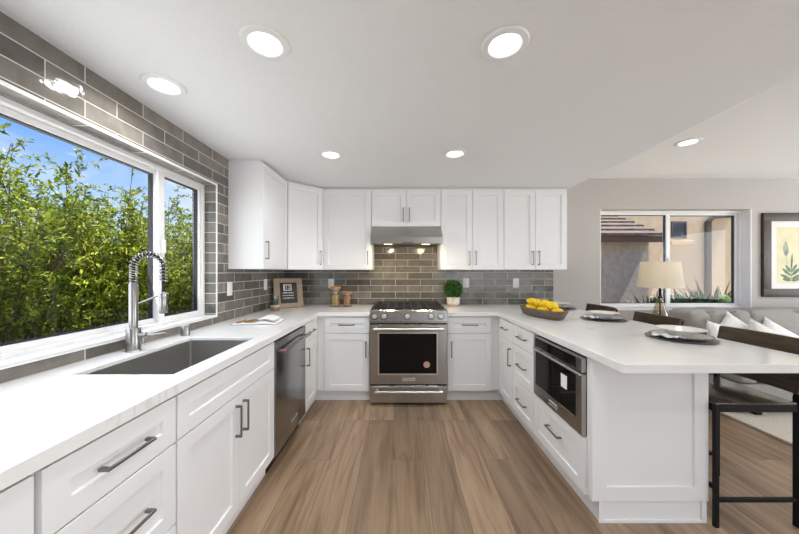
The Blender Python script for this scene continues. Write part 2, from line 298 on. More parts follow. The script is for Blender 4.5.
# ------------------------------------------------------------------ mesh helpers
class MB:
    def __init__(s): s.bm = bmesh.new()
    def _merge(s, o):
        me = bpy.data.meshes.new('t'); o.to_mesh(me); o.free(); s.bm.from_mesh(me); bpy.data.meshes.remove(me)
    def poly(s, verts, faces):
        vs = [s.bm.verts.new(v) for v in verts]
        for f in faces:
            try: s.bm.faces.new([vs[i] for i in f])
            except ValueError: pass
        return s
    def box(s, x0, x1, y0, y1, z0, z1, bev=0.0, seg=1):
        b = bmesh.new(); bmesh.ops.create_cube(b, size=1)
        for v in b.verts:
            v.co = V(((x0+x1)/2+v.co.x*(x1-x0), (y0+y1)/2+v.co.y*(y1-y0), (z0+z1)/2+v.co.z*(z1-z0)))
        if bev: bmesh.ops.bevel(b, geom=b.edges[:], offset=bev, segments=seg, affect='EDGES', profile=0.5)
        s._merge(b); return s
    def fbox(s, f, u0, u1, n0, n1, z0, z1, bev=0.0, seg=1):
        """box in a face frame: f(u, n, z) -> world"""
        b = bmesh.new(); bmesh.ops.create_cube(b, size=1)
        if bev:
            for v in b.verts: v.co = V((v.co.x*(u1-u0), v.co.y*(n1-n0), v.co.z*(z1-z0)))
            bmesh.ops.bevel(b, geom=b.edges[:], offset=bev, segments=seg, affect='EDGES', profile=0.5)
            for v in b.verts: v.co = f((u0+u1)/2+v.co.x, (n0+n1)/2+v.co.y, (z0+z1)/2+v.co.z)
        else:
            for v in b.verts: v.co = f((u0+u1)/2+v.co.x*(u1-u0), (n0+n1)/2+v.co.y*(n1-n0), (z0+z1)/2+v.co.z*(z1-z0))
        s._merge(b); return s
    def prism(s, pts, a, b_, axis='z'):
        """polygon pts extruded from a to b_ along axis; pts are the two remaining coordinates in xyz order"""
        def mk(p, h):
            return V((p[0], p[1], h)) if axis == 'z' else V((h, p[0], p[1])) if axis == 'x' else V((p[0], h, p[1]))
        n = len(pts); vs = [mk(p, a) for p in pts]+[mk(p, b_) for p in pts]
        s.poly(vs, [list(range(n))[::-1], list(range(n, 2*n))]+[[i, (i+1) % n, n+(i+1) % n, n+i] for i in range(n)]); return s
    def lathe(s, prof, c=(0, 0, 0), seg=32, axis=(0, 0, 1), cap=True):
        q = V((0, 0, 1)).rotation_difference(V(axis)); c = V(c); rings = []
        for r, h in prof:
            if r < 1e-6: rings.append([s.bm.verts.new(c+q @ V((0, 0, h)))])
            else: rings.append([s.bm.verts.new(c+q @ V((r*math.cos(2*PI*i/seg), r*math.sin(2*PI*i/seg), h))) for i in range(seg)])
        for a, b in zip(rings, rings[1:]):
            for i in range(seg):
                j = (i+1) % seg
                if len(a) == 1 and len(b) == 1: continue
                if len(a) == 1: s.bm.faces.new((a[0], b[j], b[i]))
                elif len(b) == 1: s.bm.faces.new((a[i], a[j], b[0]))
                else: s.bm.faces.new((a[i], a[j], b[j], b[i]))
        if cap:
            if len(rings[0]) > 1: s.bm.faces.new(rings[0][::-1])
            if len(rings[-1]) > 1: s.bm.faces.new(rings[-1])
        return s
    def cyl(s, p0, p1, r, seg=20, r1=None):
        d = V(p1)-V(p0); return s.lathe([(r, 0), (r if r1 is None else r1, d.length)], p0, seg, d.normalized())
    def tube(s, pts, r, seg=8, cap=True):
        pts = [V(p) for p in pts]; rings = []; up = None
        for i, p in enumerate(pts):
            d = (pts[min(i+1, len(pts)-1)]-pts[max(i-1, 0)]).normalized()
            if up is None:
                up = d.orthogonal().normalized()
            up = (up-d*up.dot(d)).normalized(); w = d.cross(up)
            rr = r[i] if isinstance(r, (list, tuple)) else r
            rings.append([s.bm.verts.new(p+(up*math.cos(2*PI*k/seg)+w*math.sin(2*PI*k/seg))*rr) for k in range(seg)])
        for a, b in zip(rings, rings[1:]):
            for k in range(seg): s.bm.faces.new((a[k], a[(k+1) % seg], b[(k+1) % seg], b[k]))
        if cap: s.bm.faces.new(rings[0][::-1]); s.bm.faces.new(rings[-1])
        return s
    def bar(s, p0, p1, w, h, up=(0, 0, 1), bev=0.0015):
        """square tube from p0 to p1"""
        p0, p1 = V(p0), V(p1); d = p1-p0; L = d.length; d.normalize(); up = V(up)
        if abs(d.dot(up)) > 0.99: up = V((0, 1, 0))
        sd_ = d.cross(up).normalized(); up = sd_.cross(d)
        return s.fbox(lambda u, n, z: p0+d*u+sd_*n+up*z, 0, L, -w/2, w/2, -h/2, h/2, bev)
    def sphere(s, c, rx, ry, rz, seg=20, rings=12, rot=None):
        b = bmesh.new(); bmesh.ops.create_uvsphere(b, u_segments=seg, v_segments=rings, radius=1)
        for v in b.verts:
            q = V((v.co.x*rx, v.co.y*ry, v.co.z*rz)); v.co = V(c)+((rot @ q) if rot else q)
        s._merge(b); return s
    def shaker(s, f, u0, u1, z0, z1, st=0.06, rec=0.009, t=0.019, stz=None):
        """shaker front: outside face at n=0, thickness t towards -n"""
        stz = st if stz is None else stz; c = 0.0016; w = 0.0035
        def rect(i, j, n): return [(u0+i, n, z0+j), (u1-i, n, z0+j), (u1-i, n, z1-j), (u0+i, n, z1-j)]
        rs = [rect(0, 0, -t), rect(0, 0, -c), rect(c, c, 0), rect(st, stz, 0), rect(st+w, stz+w, -rec)]
        vs = [f(*p) for r in rs for p in r]; fs = [[3, 2, 1, 0], [16, 17, 18, 19]]
        for k in range(4):
            for i in range(4):
                j = (i+1) % 4; fs.append([4*k+i, 4*k+j, 4*k+4+j, 4*k+4+i])
        return s.poly(vs, fs)
    def pull(s, f, u, z, L=0.16, vertical=True):
        """flat bar pull standing off the face"""
        h = L/2
        if vertical:
            for e in (-1, 1): s.fbox(f, u-0.005, u+0.005, 0, 0.028, z+e*(h-0.006)-0.006, z+e*(h-0.006)+0.006, 0.0015)
            s.fbox(f, u-0.005, u+0.005, 0.024, 0.032, z-h, z+h, 0.002)
        else:
            for e in (-1, 1): s.fbox(f, u+e*(h-0.006)-0.006, u+e*(h-0.006)+0.006, 0, 0.028, z-0.005, z+0.005, 0.0015)
            s.fbox(f, u-h, u+h, 0.024, 0.032, z-0.005, z+0.005, 0.002)
        return s
ROOTLOC = {}
def link(name, me, mat, parent=None, smooth=True, angle=35):
    o = bpy.data.objects.new(name, me); C.objects.link(o)
    if mat is not None: me.materials.append(mat if not isinstance(mat, str) else M[mat])
    if smooth: me.shade_smooth(); me.set_sharp_from_angle(angle=math.radians(angle))
    if parent is not None: o.parent = parent
    return o
def obj(name, mb, mat, parent=None, smooth=True, angle=35, fix=True):
    """link the mesh as ONE object; world coordinates become local to the thing that holds it"""
    bm = mb.bm
    if fix: bmesh.ops.recalc_face_normals(bm, faces=bm.faces[:])
    root = parent
    while root is not None and root.parent is not None: root = root.parent
    off = ROOTLOC.get(root.name, V((0, 0, 0))) if root is not None else V((0, 0, 0))
    if off.length: bmesh.ops.translate(bm, verts=bm.verts[:], vec=-off)
    me = bpy.data.meshes.new(name); bm.to_mesh(me); bm.free()
    o = link(name, me, mat, parent, smooth, angle)
    if parent is None: pass
    return o
def tag(o, label, cat, group=None, kind=None):
    o['label'] = label; o['category'] = cat
    if group: o['group'] = group
    if kind: o['kind'] = kind
    return o
def thing(name, label, cat, loc=(0, 0, 0), group=None):
    o = bpy.data.objects.new(name, None); C.objects.link(o); o.location = loc; o.empty_display_size = 0.05
    ROOTLOC[o.name] = V(loc); return tag(o, label, cat, group)
def struct(name, mb, mat, smooth=False):
    o = obj(name, mb, mat, None, smooth); o['kind'] = 'structure'; return o
def single(name, mb, mat, label, cat, loc, group=None, **kw):
    """a thing that is one mesh, its origin at loc"""
    bmesh.ops.translate(mb.bm, verts=mb.bm.verts[:], vec=-V(loc))
    o = obj(name, mb, mat, None, **kw); o.location = loc; ROOTLOC[o.name] = V(loc); return tag(o, label, cat, group)
def dup(root, loc, label=None, rotz=None):
    def cp(o, par):
        c = o.copy(); C.objects.link(c)
        if par is not None: c.parent = par
        for ch in list(o.children): cp(ch, c)
        return c
    r = cp(root, None); r.location = loc
    if rotz is not None: r.rotation_euler = (0, 0, rotz)
    if label: r['label'] = label
    return r
def text_mb(txt, size, f, u, z, n0, n1, align='CENTER'):
    """lettering as a thin solid in a face frame"""
    cu = bpy.data.curves.new('t', 'FONT'); cu.body = txt; cu.size = size; cu.align_x = align; cu.align_y = 'CENTER'; cu.extrude = 0.5
    cu.resolution_u = 3
    o = bpy.data.objects.new('t', cu); C.objects.link(o); bpy.context.view_layer.update()
    me = bpy.data.meshes.new_from_object(o.evaluated_get(bpy.context.evaluated_depsgraph_get()))
    bpy.data.objects.remove(o); bpy.data.curves.remove(cu)
    m = MB(); m.bm.from_mesh(me); bpy.data.meshes.remove(me)
    for v in m.bm.verts: v.co = f(u+v.co.x, n0+(v.co.z+0.5)*(n1-n0), z+v.co.y)
    return m
# face frames: u runs along the run, n is outward, z is up
def FL(x): return lambda u, n, z: V((x+n, u, z))          # left run, faces +X
def FR(x): return lambda u, n, z: V((x-n, u, z))          # peninsula, faces -X
def FB(y): return lambda u, n, z: V((u, y-n, z))          # back run, faces -Y

# ================================================================== the setting
XW, YW, ZK, ZL = -1.445, 3.70, 2.262, 2.478      # left wall, back wall, kitchen ceiling, living ceiling
XR, YF = 7.0, -3.3
CT, CB = 0.914, 0.875
struct('floor', MB().box(XW-0.2, XR+0.2, YF-0.2, YW+0.2, -0.06, 0), 'floor')
c_ = MB()
c_.prism([(XW-0.2, ZK), (1.905, ZK), (2.347, ZL), (XR+0.2, ZL), (XR+0.2, 2.75), (XW-0.2, 2.75)], YF-0.2, YW+0.2, 'y')
struct('ceiling', c_, 'ceil')
# left wall with the sink window opening
WY0, WY1, WZ0, WZ1 = 0.20, 2.343, 0.973, 2.007
w_ = MB(); xo = XW-0.19
for a in ((WY1, YW+0.2, 0, ZK), (-1.0, WY0, 0, ZK), (WY0, WY1, 0, WZ0), (WY0, WY1, WZ1, ZK)):
    w_.box(xo, XW, a[0], a[1], a[2], a[3])
struct('wall_left', w_, 'tile_left')
struct('wall_left', MB().box(xo, XW, YF-0.2, -1.0, 0, ZK), 'wall')
# tiled reveals of the window and its white edge profile
struct('trim_1', MB().box(XW-0.085, XW-0.001, WY1-0.008, WY1+0.0, WZ0, WZ1), 'tile_jamb')
struct('trim_2', MB().box(XW-0.085, XW-0.001, WY0, WY1-0.008, WZ1-0.008, WZ1), 'tile_head')
struct('trim_3', MB().box(XW-0.085, XW+0.004, WY0, WY1-0.008, WZ0, WZ0+0.012, 0.002), 'quartz')
t_ = MB()
t_.box(XW, XW+0.004, WY1-0.008, WY1+0.006, WZ0, WZ1+0.006).box(XW, XW+0.004, WY0, WY1-0.008, WZ1-0.008, WZ1+0.006)
t_.box(XW, XW+0.004, WY0, WY1+0.006, WZ0-0.007, WZ0)
struct('trim_4', t_, 'white')
# back wall with the living room window opening
BX0, BX1, BZ0, BZ1 = 2.48, 4.36, 0.865, 2.10
w_ = MB()
for a in ((XW, BX0, 0, ZL+0.1), (BX1, XR+0.2, 0, ZL+0.1), (BX0, BX1, 0, BZ0), (BX0, BX1, BZ1, ZL+0.1)):
    w_.box(a[0], a[1], YW, YW+0.2, a[2], a[3])
struct('wall_back', w_, 'wall')
struct('trim_5', MB().box(XW, 1.895, YW-0.008, YW, CT, 1.90), 'tile_back')
# wall behind the camera and right wall, each with an unglazed opening added to let in light
w_ = MB()
for a in ((XW-0.2, 1.35, 0, 2.6), (5.05, XR+0.2, 0, 2.6), (1.35, 5.05, 2.25, 2.6)):
    w_.box(a[0], a[1], YF-0.18, YF, a[2], a[3])
struct('wall_front', w_, 'wall')
w_ = MB()
for a in ((YF, -0.6, 0, 2.6), (2.6, YW, 0, 2.6), (-0.6, 2.6, 0, 0.6), (-0.6, 2.6, 2.3, 2.6)):
    w_.box(XR, XR+0.18, a[0], a[1], a[2], a[3])
struct('wall_right', w_, 'wall')
struct('baseboard_back', MB().box(1.90, XR, YW-0.015, YW-0.001, 0, 0.10, 0.003), 'white')

def slider(name, f, u0, u1, z0, z1, mull, d):
    """sliding vinyl window in a face frame, frame depth from n=0 back to n=-d; mull = mullion centres"""
    root = bpy.data.objects.new(name, None); C.objects.link(root); root['kind'] = 'structure'
    w = 0.026; fr = MB()
    fr.fbox(f, u0, u1, -d, 0, z1-w, z1, 0.003); fr.fbox(f, u0, u1, -d, 0, z0, z0+w, 0.003)
    fr.fbox(f, u0, u0+w, -d, 0, z0+w, z1-w, 0.003); fr.fbox(f, u1-w, u1, -d, 0, z0+w, z1-w, 0.003)
    obj('window_frame', fr, 'vinyl', root)
    ed = [u0+w]+list(mull)+[u1-w]; sw = 0.026
    for i in range(len(ed)-1):
        a, b = ed[i], ed[i+1]; odd = i % 2
        n0, n1 = (-0.030, -0.008) if (odd == 0) else (-0.056, -0.034)
        if i > 0: a -= 0.028
        if i < len(ed)-2: b += 0.028
        zz0, zz1 = z0+w, z1-w; s_ = MB()
        ww0 = 0.05 if i > 0 else sw; ww1 = 0.05 if i < len(ed)-2 else sw
        s_.fbox(f, a, b, n0, n1, zz1-sw, zz1, 0.002); s_.fbox(f, a, b, n0, n1, zz0, zz0+sw, 0.002)
        s_.fbox(f, a, a+ww0, n0, n1, zz0+sw, zz1-sw, 0.002); s_.fbox(f, b-ww1, b, n0, n1, zz0+sw, zz1-sw, 0.002)
        so = obj('sash', s_, 'vinyl', root)
        nm = (n0+n1)/2
        g_ = MB(); q0, q1, q2, q3 = a+ww0, b-ww1, zz0+sw, zz1-sw; gd = (nm-0.030, nm-0.004)
        g_.fbox(f, q0, q0+0.007, *gd, q2, q3).fbox(f, q1-0.007, q1, *gd, q2, q3).fbox(f, q0+0.007, q1-0.007, *gd, q2, q2+0.006).fbox(f, q0+0.007, q1-0.007, *gd, q3-0.006, q3)
        obj('gasket', g_, 'rubber', so, smooth=False)
        obj('pane', MB().fbox(f, a+ww0-0.004, b-ww1+0.004, nm-0.003, nm+0.003, zz0+sw-0.004, zz1-sw+0.004), 'glass', so, smooth=False)
    return root
w1 = slider('window_1', FL(XW-0.086), WY0, WY1-0.008, WZ0, WZ1-0.008, (0.66, 1.925), 0.075)
obj('latch', MB().fbox(FL(XW-0.086), 1.917, 1.939, -0.008, 0.010, 1.44, 1.53, 0.004, 2), 'vinyl', w1)
w2 = slider('window_2', FB(YW+0.10), BX0, BX1, BZ0, BZ1, (3.42,), 0.075)
obj('latch', MB().fbox(FB(YW+0.10), 3.41, 3.43, -0.008, 0.010, 1.42, 1.50, 0.004, 2), 'vinyl', w2)
struct('trim_6', MB().box(BX0, BX1, YW-0.012, YW+0.099, BZ0-0.022, BZ0-0.001, 0.003), 'white')
t_ = MB().box(BX1-0.010, BX1-0.001, YW-0.001, YW+0.099, BZ0, BZ1).box(BX0+0.001, BX0+0.010, YW-0.001, YW+0.099, BZ0, BZ1)
struct('trim_7', t_, 'white')

# ================================================================== base cabinets
def front(parent, kind, f, u0, u1, z0, z1, pull=None, vertical=True, L=0.16, st=0.06, stz=None):
    d = obj(kind, MB().shaker(f, u0, u1, z0, z1, st, stz=stz), 'cab', parent, smooth=False)
    if pull: obj('handle', MB().pull(f, pull[0], pull[1], L, vertical), 'dark_nickel', d)
    return d
G = 0.002
KICK = 0.115
ZT, ZS = 0.864, 0.697      # drawer top, split under the top drawer
XL, XP, YB = -0.82, 0.99, 3.01      # faces of the three runs
fL, fR, fB = FL(XL), FR(XP), FB(YB)
def left_body(t, y0, y1, hollow=False):
    b = MB(); x0, x1 = XW+0.006, XL-0.0195
    if hollow:
        b.box(x0, x1, y0, y0+0.018, KICK, 0.873).box(x0, x1, y1-0.018, y1, KICK, 0.873).box(x0, x1, y0+0.018, y1-0.018, KICK, KICK+0.018)
        b.box(x1-0.018, x1, y0+0.018, y1-0.018, 0.835, 0.873).box(x1-0.018, x1, y0+0.018, y1-0.018, KICK+0.018, KICK+0.05)
    else: b.box(x0, x1, y0, y1, KICK, 0.873)
    obj('cabinet_box', b, 'cab', t, smooth=False)
    obj('toe_kick', MB().box(x0, XL-0.06, y0, y1+(0.042 if y1 > 3 else 0), 0, KICK-0.0005), 'cab', t, smooth=False)
# near cabinet (mostly outside the frame)
t = thing('base_cabinet', 'white shaker base cabinet cut off by the lower left picture corner', 'cabinet', (-1.1, 0.39, 0))
left_body(t, 0.10, 0.672)
front(t, 'drawer', fL, 0.104, 0.668, ZS+G, ZT, (0.386, 0.78), False)
front(t, 'door', fL, 0.104, 0.668, KICK+0.002, ZS-G, (0.14, 0.60))
# drawer stack left of the sink base
t = thing('drawer_cabinet', 'white shaker three-drawer cabinet between sink cabinet and lower left picture corner', 'cabinet', (-1.1, 0.885, 0))
left_body(t, 0.674, 1.093)
for z0, z1 in ((KICK+0.002, 0.400), (0.404, ZS-G), (ZS+G, ZT)):
    front(t, 'drawer', fL, 0.683, 1.090, z0, z1, (0.886, (z0+z1)/2), False)
# sink base
t = thing('sink_cabinet', 'white shaker sink cabinet with two doors under a false drawer front', 'cabinet', (-1.1, 1.52, 0))
left_body(t, 1.095, 1.943, True)
front(t, 'false_front', fL, 1.098, 1.940, ZS+G, ZT)
front(t, 'door', fL, 1.098, 1.517, KICK+0.002, ZS-G, (1.485, 0.575))
front(t, 'door', fL, 1.521, 1.940, KICK+0.002, ZS-G, (1.553, 0.575))
# narrow cabinet between the dishwasher and the corner
t = thing('base_cabinet', 'narrow white base cabinet between the dishwasher and the left corner', 'cabinet', (-1.1, 2.75, 0))
left_body(t, 2.566, 3.028)
front(t, 'drawer', fL, 2.570, 2.905, ZS+G, ZT, (2.737, 0.78), False, 0.13)
front(t, 'door', fL, 2.570, 2.905, KICK+0.002, ZS-G, (2.605, 0.575))
# back run, left of the range
t = thing('base_cabinet', 'white shaker base cabinet with one door left of the range', 'cabinet', (-0.56, 3.35, 0))
obj('cabinet_box', MB().box(-0.8385, -0.309, YB+0.0195, YW-0.012, KICK, 0.873), 'cab', t, smooth=False)
obj('toe_kick', MB().box(-0.8795, -0.309, YB+0.06, YW-0.012, 0, KICK-0.0005), 'cab', t, smooth=False)
front(t, 'drawer', fB, -0.765, -0.313, ZS+G, ZT, (-0.54, 0.785), False)
front(t, 'door', fB, -0.765, -0.313, KICK+0.002, ZS-G, (-0.345, 0.54))
# back run, right of the range
t = thing('base_cabinet', 'white shaker base cabinet with one door right of the range', 'cabinet', (0.72, 3.35, 0))
obj('cabinet_box', MB().box(0.471, 1.008, YB+0.0195, YW-0.012, KICK, 0.873), 'cab', t, smooth=False)
obj('toe_kick', MB().box(0.471, 1.048, YB+0.06, YW-0.012, 0, KICK-0.0005), 'cab', t, smooth=False)
front(t, 'drawer', fB, 0.477, 0.923, ZS+G, ZT, (0.70, 0.785), False)
front(t, 'door', fB, 0.477, 0.923, KICK+0.002, ZS-G, (0.515, 0.54))
# peninsula
XB = 1.60
t = thing('base_cabinet', 'white peninsula cabinet with one door next to the right corner', 'cabinet', (1.3, 2.82, 0))
obj('cabinet_box', MB().box(XP+0.0195, XB, 2.622, 3.028, KICK, 0.873), 'cab', t, smooth=False)
obj('toe_kick', MB().box(XP+0.06, XB, 2.622, 3.068, 0, KICK-0.0005), 'cab', t, smooth=False)
front(t, 'drawer', fR, 2.626, 2.985, ZS+G, ZT, (2.81, 0.785), False, 0.13)
front(t, 'door', fR, 2.626, 2.985, KICK+0.002, ZS-G, (2.668, 0.555))
t = thing('drawer_cabinet', 'white peninsula cabinet with three drawers beside the microwave', 'cabinet', (1.3, 2.41, 0))
obj('cabinet_box', MB().box(XP+0.0195, XB, 2.212, 2.620, KICK, 0.873), 'cab', t, smooth=False)
obj('toe_kick', MB().box(XP+0.06, XB, 2.212, 2.620, 0, KICK-0.0005), 'cab', t, smooth=False)
for z0, z1 in ((KICK+0.002, 0.400), (0.404, ZS-G), (ZS+G, ZT)):
    front(t, 'drawer', fR, 2.215, 2.616, z0, z1, (2.415, (z0+z1)/2), False)
YE = 1.563      # end of the peninsula base
t = thing('microwave_cabinet', 'white cabinet at the peninsula end holding the microwave above one drawer', 'cabinet', (1.3, 1.9, 0))
b = MB(); xa = XP+0.0195
b.box(xa, XB, YE+0.02, 1.612, KICK, 0.873).box(xa, XB, 2.203, 2.210, KICK, 0.873).box(xa, XB, 1.612, 2.203, KICK, 0.424).box(xa, XB, 1.612, 2.203, 0.858, 0.873)
obj('cabinet_box', b, 'cab', t, smooth=False)
k = MB().box(XP+0.06, XB, YE+0.035, 2.210, 0, KICK-0.0005)
k.box(XP+0.06, 1.61, YE+0.010, YE+0.0345, 0, KICK-0.0005).box(XP+0.055, XP+0.08, YE+0.002, YE+0.0099, 0, KICK-0.0005).box(1.585, 1.61, YE+0.002, YE+0.0099, 0, KICK-0.0005).box(XP+0.08, 1.585, YE+0.002, YE+0.0099, 0, 0.014)
obj('toe_kick', k, 'cab', t, smooth=False)
front(t, 'drawer', fR, 1.606, 2.206, KICK+0.002, 0.422, (1.906, 0.30), False)
obj('end_panel', MB().shaker(FB(YE), XP+0.018, 1.618, KICK, 0.873, 0.075, 0.009, 0.02), 'cab', t, smooth=False)
single('peninsula_panel', MB().box(XB+0.001, 1.618, YE+0.021, YW-0.02, 0.0, 0.873), 'cab', 'white back panel of the peninsula facing the stools', 'panel', (1.61, 2.6, 0), smooth=False)

# ------------------------------------------------------------------ countertops
SX0, SX1, SY0, SY1 = -1.30, -0.90, 1.18, 1.845      # sink cut-out
def slab(layers, name, label, loc):
    """each layer: rectangles of one continuous slab, its top and its bottom"""
    b = MB()
    for cells, zt, zb in layers: slab_layer(b, cells, zt, zb)
    bm = b.bm
    ed = [e2 for e2 in bm.edges if len(e2.link_faces) == 2 and e2.calc_face_angle(0) > 0.5 and abs(e2.verts[0].co.z-CT) < 1e-5 and abs(e2.verts[1].co.z-CT) < 1e-5]
    bmesh.ops.bevel(bm, geom=ed, offset=0.003, segments=2, affect='EDGES', profile=0.5)
    return single(name, b, 'quartz', label, 'countertop', loc, smooth=False, fix=False)
def slab_layer(b0, cells, CT, CB):
    b = MB(); xs = sorted({v for c in cells for v in c[:2]}); ys = sorted({v for c in cells for v in c[2:]})
    inside = lambda x, y: any(c[0] < x < c[1] and c[2] < y < c[3] for c in cells)
    vd = {}
    def vt(x, y, z):
        k = (x, y, z)
        if k not in vd: vd[k] = b.bm.verts.new(k)
        return vd[k]
    ok = {(i, j): inside((xs[i]+xs[i+1])/2, (ys[j]+ys[j+1])/2) for i in range(len(xs)-1) for j in range(len(ys)-1)}
    for (i, j), v in ok.items():
        if not v: continue
        a, c, d, e_ = xs[i], xs[i+1], ys[j], ys[j+1]
        b.bm.faces.new([vt(a, d, CT), vt(c, d, CT), vt(c, e_, CT), vt(a, e_, CT)])
        b.bm.faces.new([vt(a, e_, CB), vt(c, e_, CB), vt(c, d, CB), vt(a, d, CB)])
        for (di, dj, p, q) in ((-1, 0, (a, e_), (a, d)), (1, 0, (c, d), (c, e_)), (0, -1, (a, d), (c, d)), (0, 1, (c, e_), (a, e_))):
            if not ok.get((i+di, j+dj), False):
                b.bm.faces.new([vt(*p, CT), vt(*p, CB), vt(*q, CB), vt(*q, CT)])
    bmesh.ops.recalc_face_normals(b.bm, faces=b.bm.faces[:]); b0._merge(b.bm)
x0_, xe = XW+0.002, -0.811
CM = CT-0.018
def left_cells(m):
    return [(x0_, SX0-m, 0.08, 2.99), (SX1+m, xe, 0.08, 2.99), (SX0-m, SX1+m, 0.08, SY0-m), (SX0-m, SX1+m, SY1+m, 2.99), (x0_, -0.308, 2.99, YW-0.01)]
slab([(left_cells(0), CT, CM), (left_cells(0.02), CM, CB)], 'countertop', 'white quartz countertop around the sink, left of the range', (-1.1, 1.5, CB))
slab([([(0.470, 0.98, 2.99, YW-0.01), (0.98, 1.95, 1.3076, YW-0.01)], CT, CB)], 'countertop', 'white quartz peninsula countertop carrying the place settings', (1.45, 2.4, CB))

# ------------------------------------------------------------------ sink
def bowl_box(b, x0, x1, y0, y1, z0, z1, r, t):
    def ring(x0, x1, y0, y1, z, r):
        o = []
        for cx, cy, a0 in ((x1-r, y1-r, 0), (x0+r, y1-r, 90), (x0+r, y0+r, 180), (x1-r, y0+r, 270)):
            for k in range(5):
                a = math.radians(a0+k*22.5); o.append((cx+r*math.cos(a), cy+r*math.sin(a), z))
        return o
    rs = [ring(x0-t, x1+t, y0-t, y1+t, z1, r+t), ring(x0-t, x1+t, y0-t, y1+t, z0-t, r+t)]
    inn = [ring(x0, x1, y0, y1, z1, r), ring(x0, x1, y0, y1, z0+0.02, r), ring(x0+0.006, x1-0.006, y0+0.006, y1-0.006, z0+0.006, r), ring(x0+0.02, x1-0.02, y0+0.02, y1-0.02, z0, r)]
    R = [[b.bm.verts.new(p) for p in q] for q in (rs[1], rs[0], inn[0], inn[1], inn[2], inn[3])]
    for p, q in zip(R, R[1:]):
        for i in range(20): b.bm.faces.new((p[i], p[(i+1) % 20], q[(i+1) % 20], q[i]))
    b.bm.faces.new(R[0][::-1]); b.bm.faces.new(R[-1])
t = thing('kitchen_sink', 'undermount stainless steel sink below the window', 'sink', (-1.1, 1.51, 0.64))
b = MB(); bowl_box(b, SX0-0.003, SX1+0.003, SY0-0.003, SY1+0.003, 0.65, CM-0.001, 0.012, 0.004)
obj('basin', b, 'sink_steel', t)
obj('drain', MB().lathe([(0.0, 0.0), (0.03, 0.001), (0.045, 0.004), (0.05, 0.002)], (-1.12, 1.52, 0.651), 24, cap=False), 'nickel', t)
# ------------------------------------------------------------------ faucet
fx, fy = -1.368, 1.528
t = thing('kitchen_faucet', 'brushed nickel spring pull-down faucet standing behind the sink', 'faucet', (fx, fy, CT))
obj('base', MB().lathe([(0.0, 0), (0.033, 0), (0.033, 0.004), (0.031, 0.006), (0.031, 0.118), (0.029, 0.122), (0.0, 0.122)], (fx, fy, CT), 28), 'nickel', t)
obj('riser', MB().lathe([(0.0185, 0.12), (0.0185, 0.345), (0.016, 0.349), (0, 0.349)], (fx, fy, CT), 24), 'nickel', t)
ar = 0.067; dirx, diry = 0.98, 0.20
top = CT+0.345
def arc(s):      # s 0..1 along the hose from riser top to spray end
    if s < 0.28: h = s/0.28; return V((fx, fy, top+h*0.085))
    if s < 0.82:
        a = PI*(s-0.28)/0.54; d = ar*(1-math.cos(a)); return V((fx+dirx*d, fy+diry*d, top+0.085+ar*math.sin(a)))
    h = (s-0.82)/0.18; return V((fx+dirx*2*ar, fy+diry*2*ar, top+0.085-h*0.075))
obj('hose', MB().tube([arc(i/40) for i in range(41)]+[V((fx+dirx*2*ar, fy+diry*2*ar, CT+0.30))], 0.0075, 8), 'rubber', t)
pts = []; turns = 25; n_ = turns*14
for i in range(n_+1):
    s = i/n_; p = arc(s); d = (arc(min(1, s+0.004))-arc(max(0, s-0.004))).normalized()
    sd2 = V((-diry, dirx, 0)).normalized(); up2 = sd2.cross(d).normalized(); a = 2*PI*turns*s
    pts.append(p+(sd2*math.cos(a)+up2*math.sin(a))*0.0155)
obj('spring', MB().tube(pts, 0.0024, 5), 'nickel', t)
hx, hy = fx+dirx*2*ar, fy+diry*2*ar
obj('spray_head', MB().lathe([(0.0, 0), (0.016, 0), (0.0185, 0.006), (0.0185, 0.085), (0.013, 0.10), (0.011, 0.112), (0, 0.112)], (hx, hy, CT+0.190), 24), 'nickel', t)
obj('support_arm', MB().tube([(fx, fy, CT+0.235), (fx+dirx*0.05, fy+diry*0.05, CT+0.255), (hx-0.018, hy, CT+0.285)], 0.0045, 8).lathe([(0.022, 0), (0.022, 0.018)], (hx, hy, CT+0.276), 20), 'nickel', t)
obj('lever', MB().cyl((fx+0.028, fy, CT+0.082), (fx+0.062, fy+0.006, CT+0.082), 0.0135, 18).tube([(fx+0.06, fy+0.006, CT+0.082), (fx+0.10, fy+0.012, CT+0.083), (fx+0.15, fy+0.02, CT+0.088)], [0.006, 0.005, 0.0045], 8), 'nickel', t)
t = thing('air_gap', 'short nickel air gap cap on the counter right of the faucet', 'sink fitting', (-1.369, 1.90, CT))
obj('cap', MB().lathe([(0, 0), (0.025, 0), (0.025, 0.060), (0.022, 0.065), (0, 0.065)], (-1.369, 1.90, CT), 24), 'nickel', t)
# ------------------------------------------------------------------ dishwasher
t = thing('dishwasher', 'stainless steel dishwasher built into the left cabinet run', 'dishwasher', (-1.1, 2.25, 0))
dy0, dy1 = 1.947, 2.562
obj('tub', MB().box(XW+0.03, XL-0.022, dy0+0.002, dy1-0.002, 0.10, 0.868), 'black', t, smooth=False)
obj('toe_kick', MB().box(XW+0.1, XL-0.055, dy0+0.002, dy1-0.002, 0.0, 0.0995), 'black', t, smooth=False)
d = obj('door', MB().fbox(fL, dy0+0.004, dy1-0.003, -0.021, 0.006, 0.105, 0.858, 0.004, 2), 'dw', t)
h_ = MB().fbox(fL, dy0+0.03, dy1-0.02, 0.042, 0.062, 0.782, 0.806, 0.006, 3)
h_.fbox(fL, dy0+0.045, dy0+0.075, 0.006, 0.045, 0.785, 0.803, 0.003).fbox(fL, dy1-0.065, dy1-0.035, 0.006, 0.045, 0.785, 0.803, 0.003)
hd = obj('handle', h_, 'steel', d)
obj('medallion', MB().lathe([(0, 0), (0.008, 0), (0.008, 0.0015), (0, 0.0015)], (XL+0.052, dy0+0.030, 0.794), 20, (0, -1, 0)), 'red', hd)
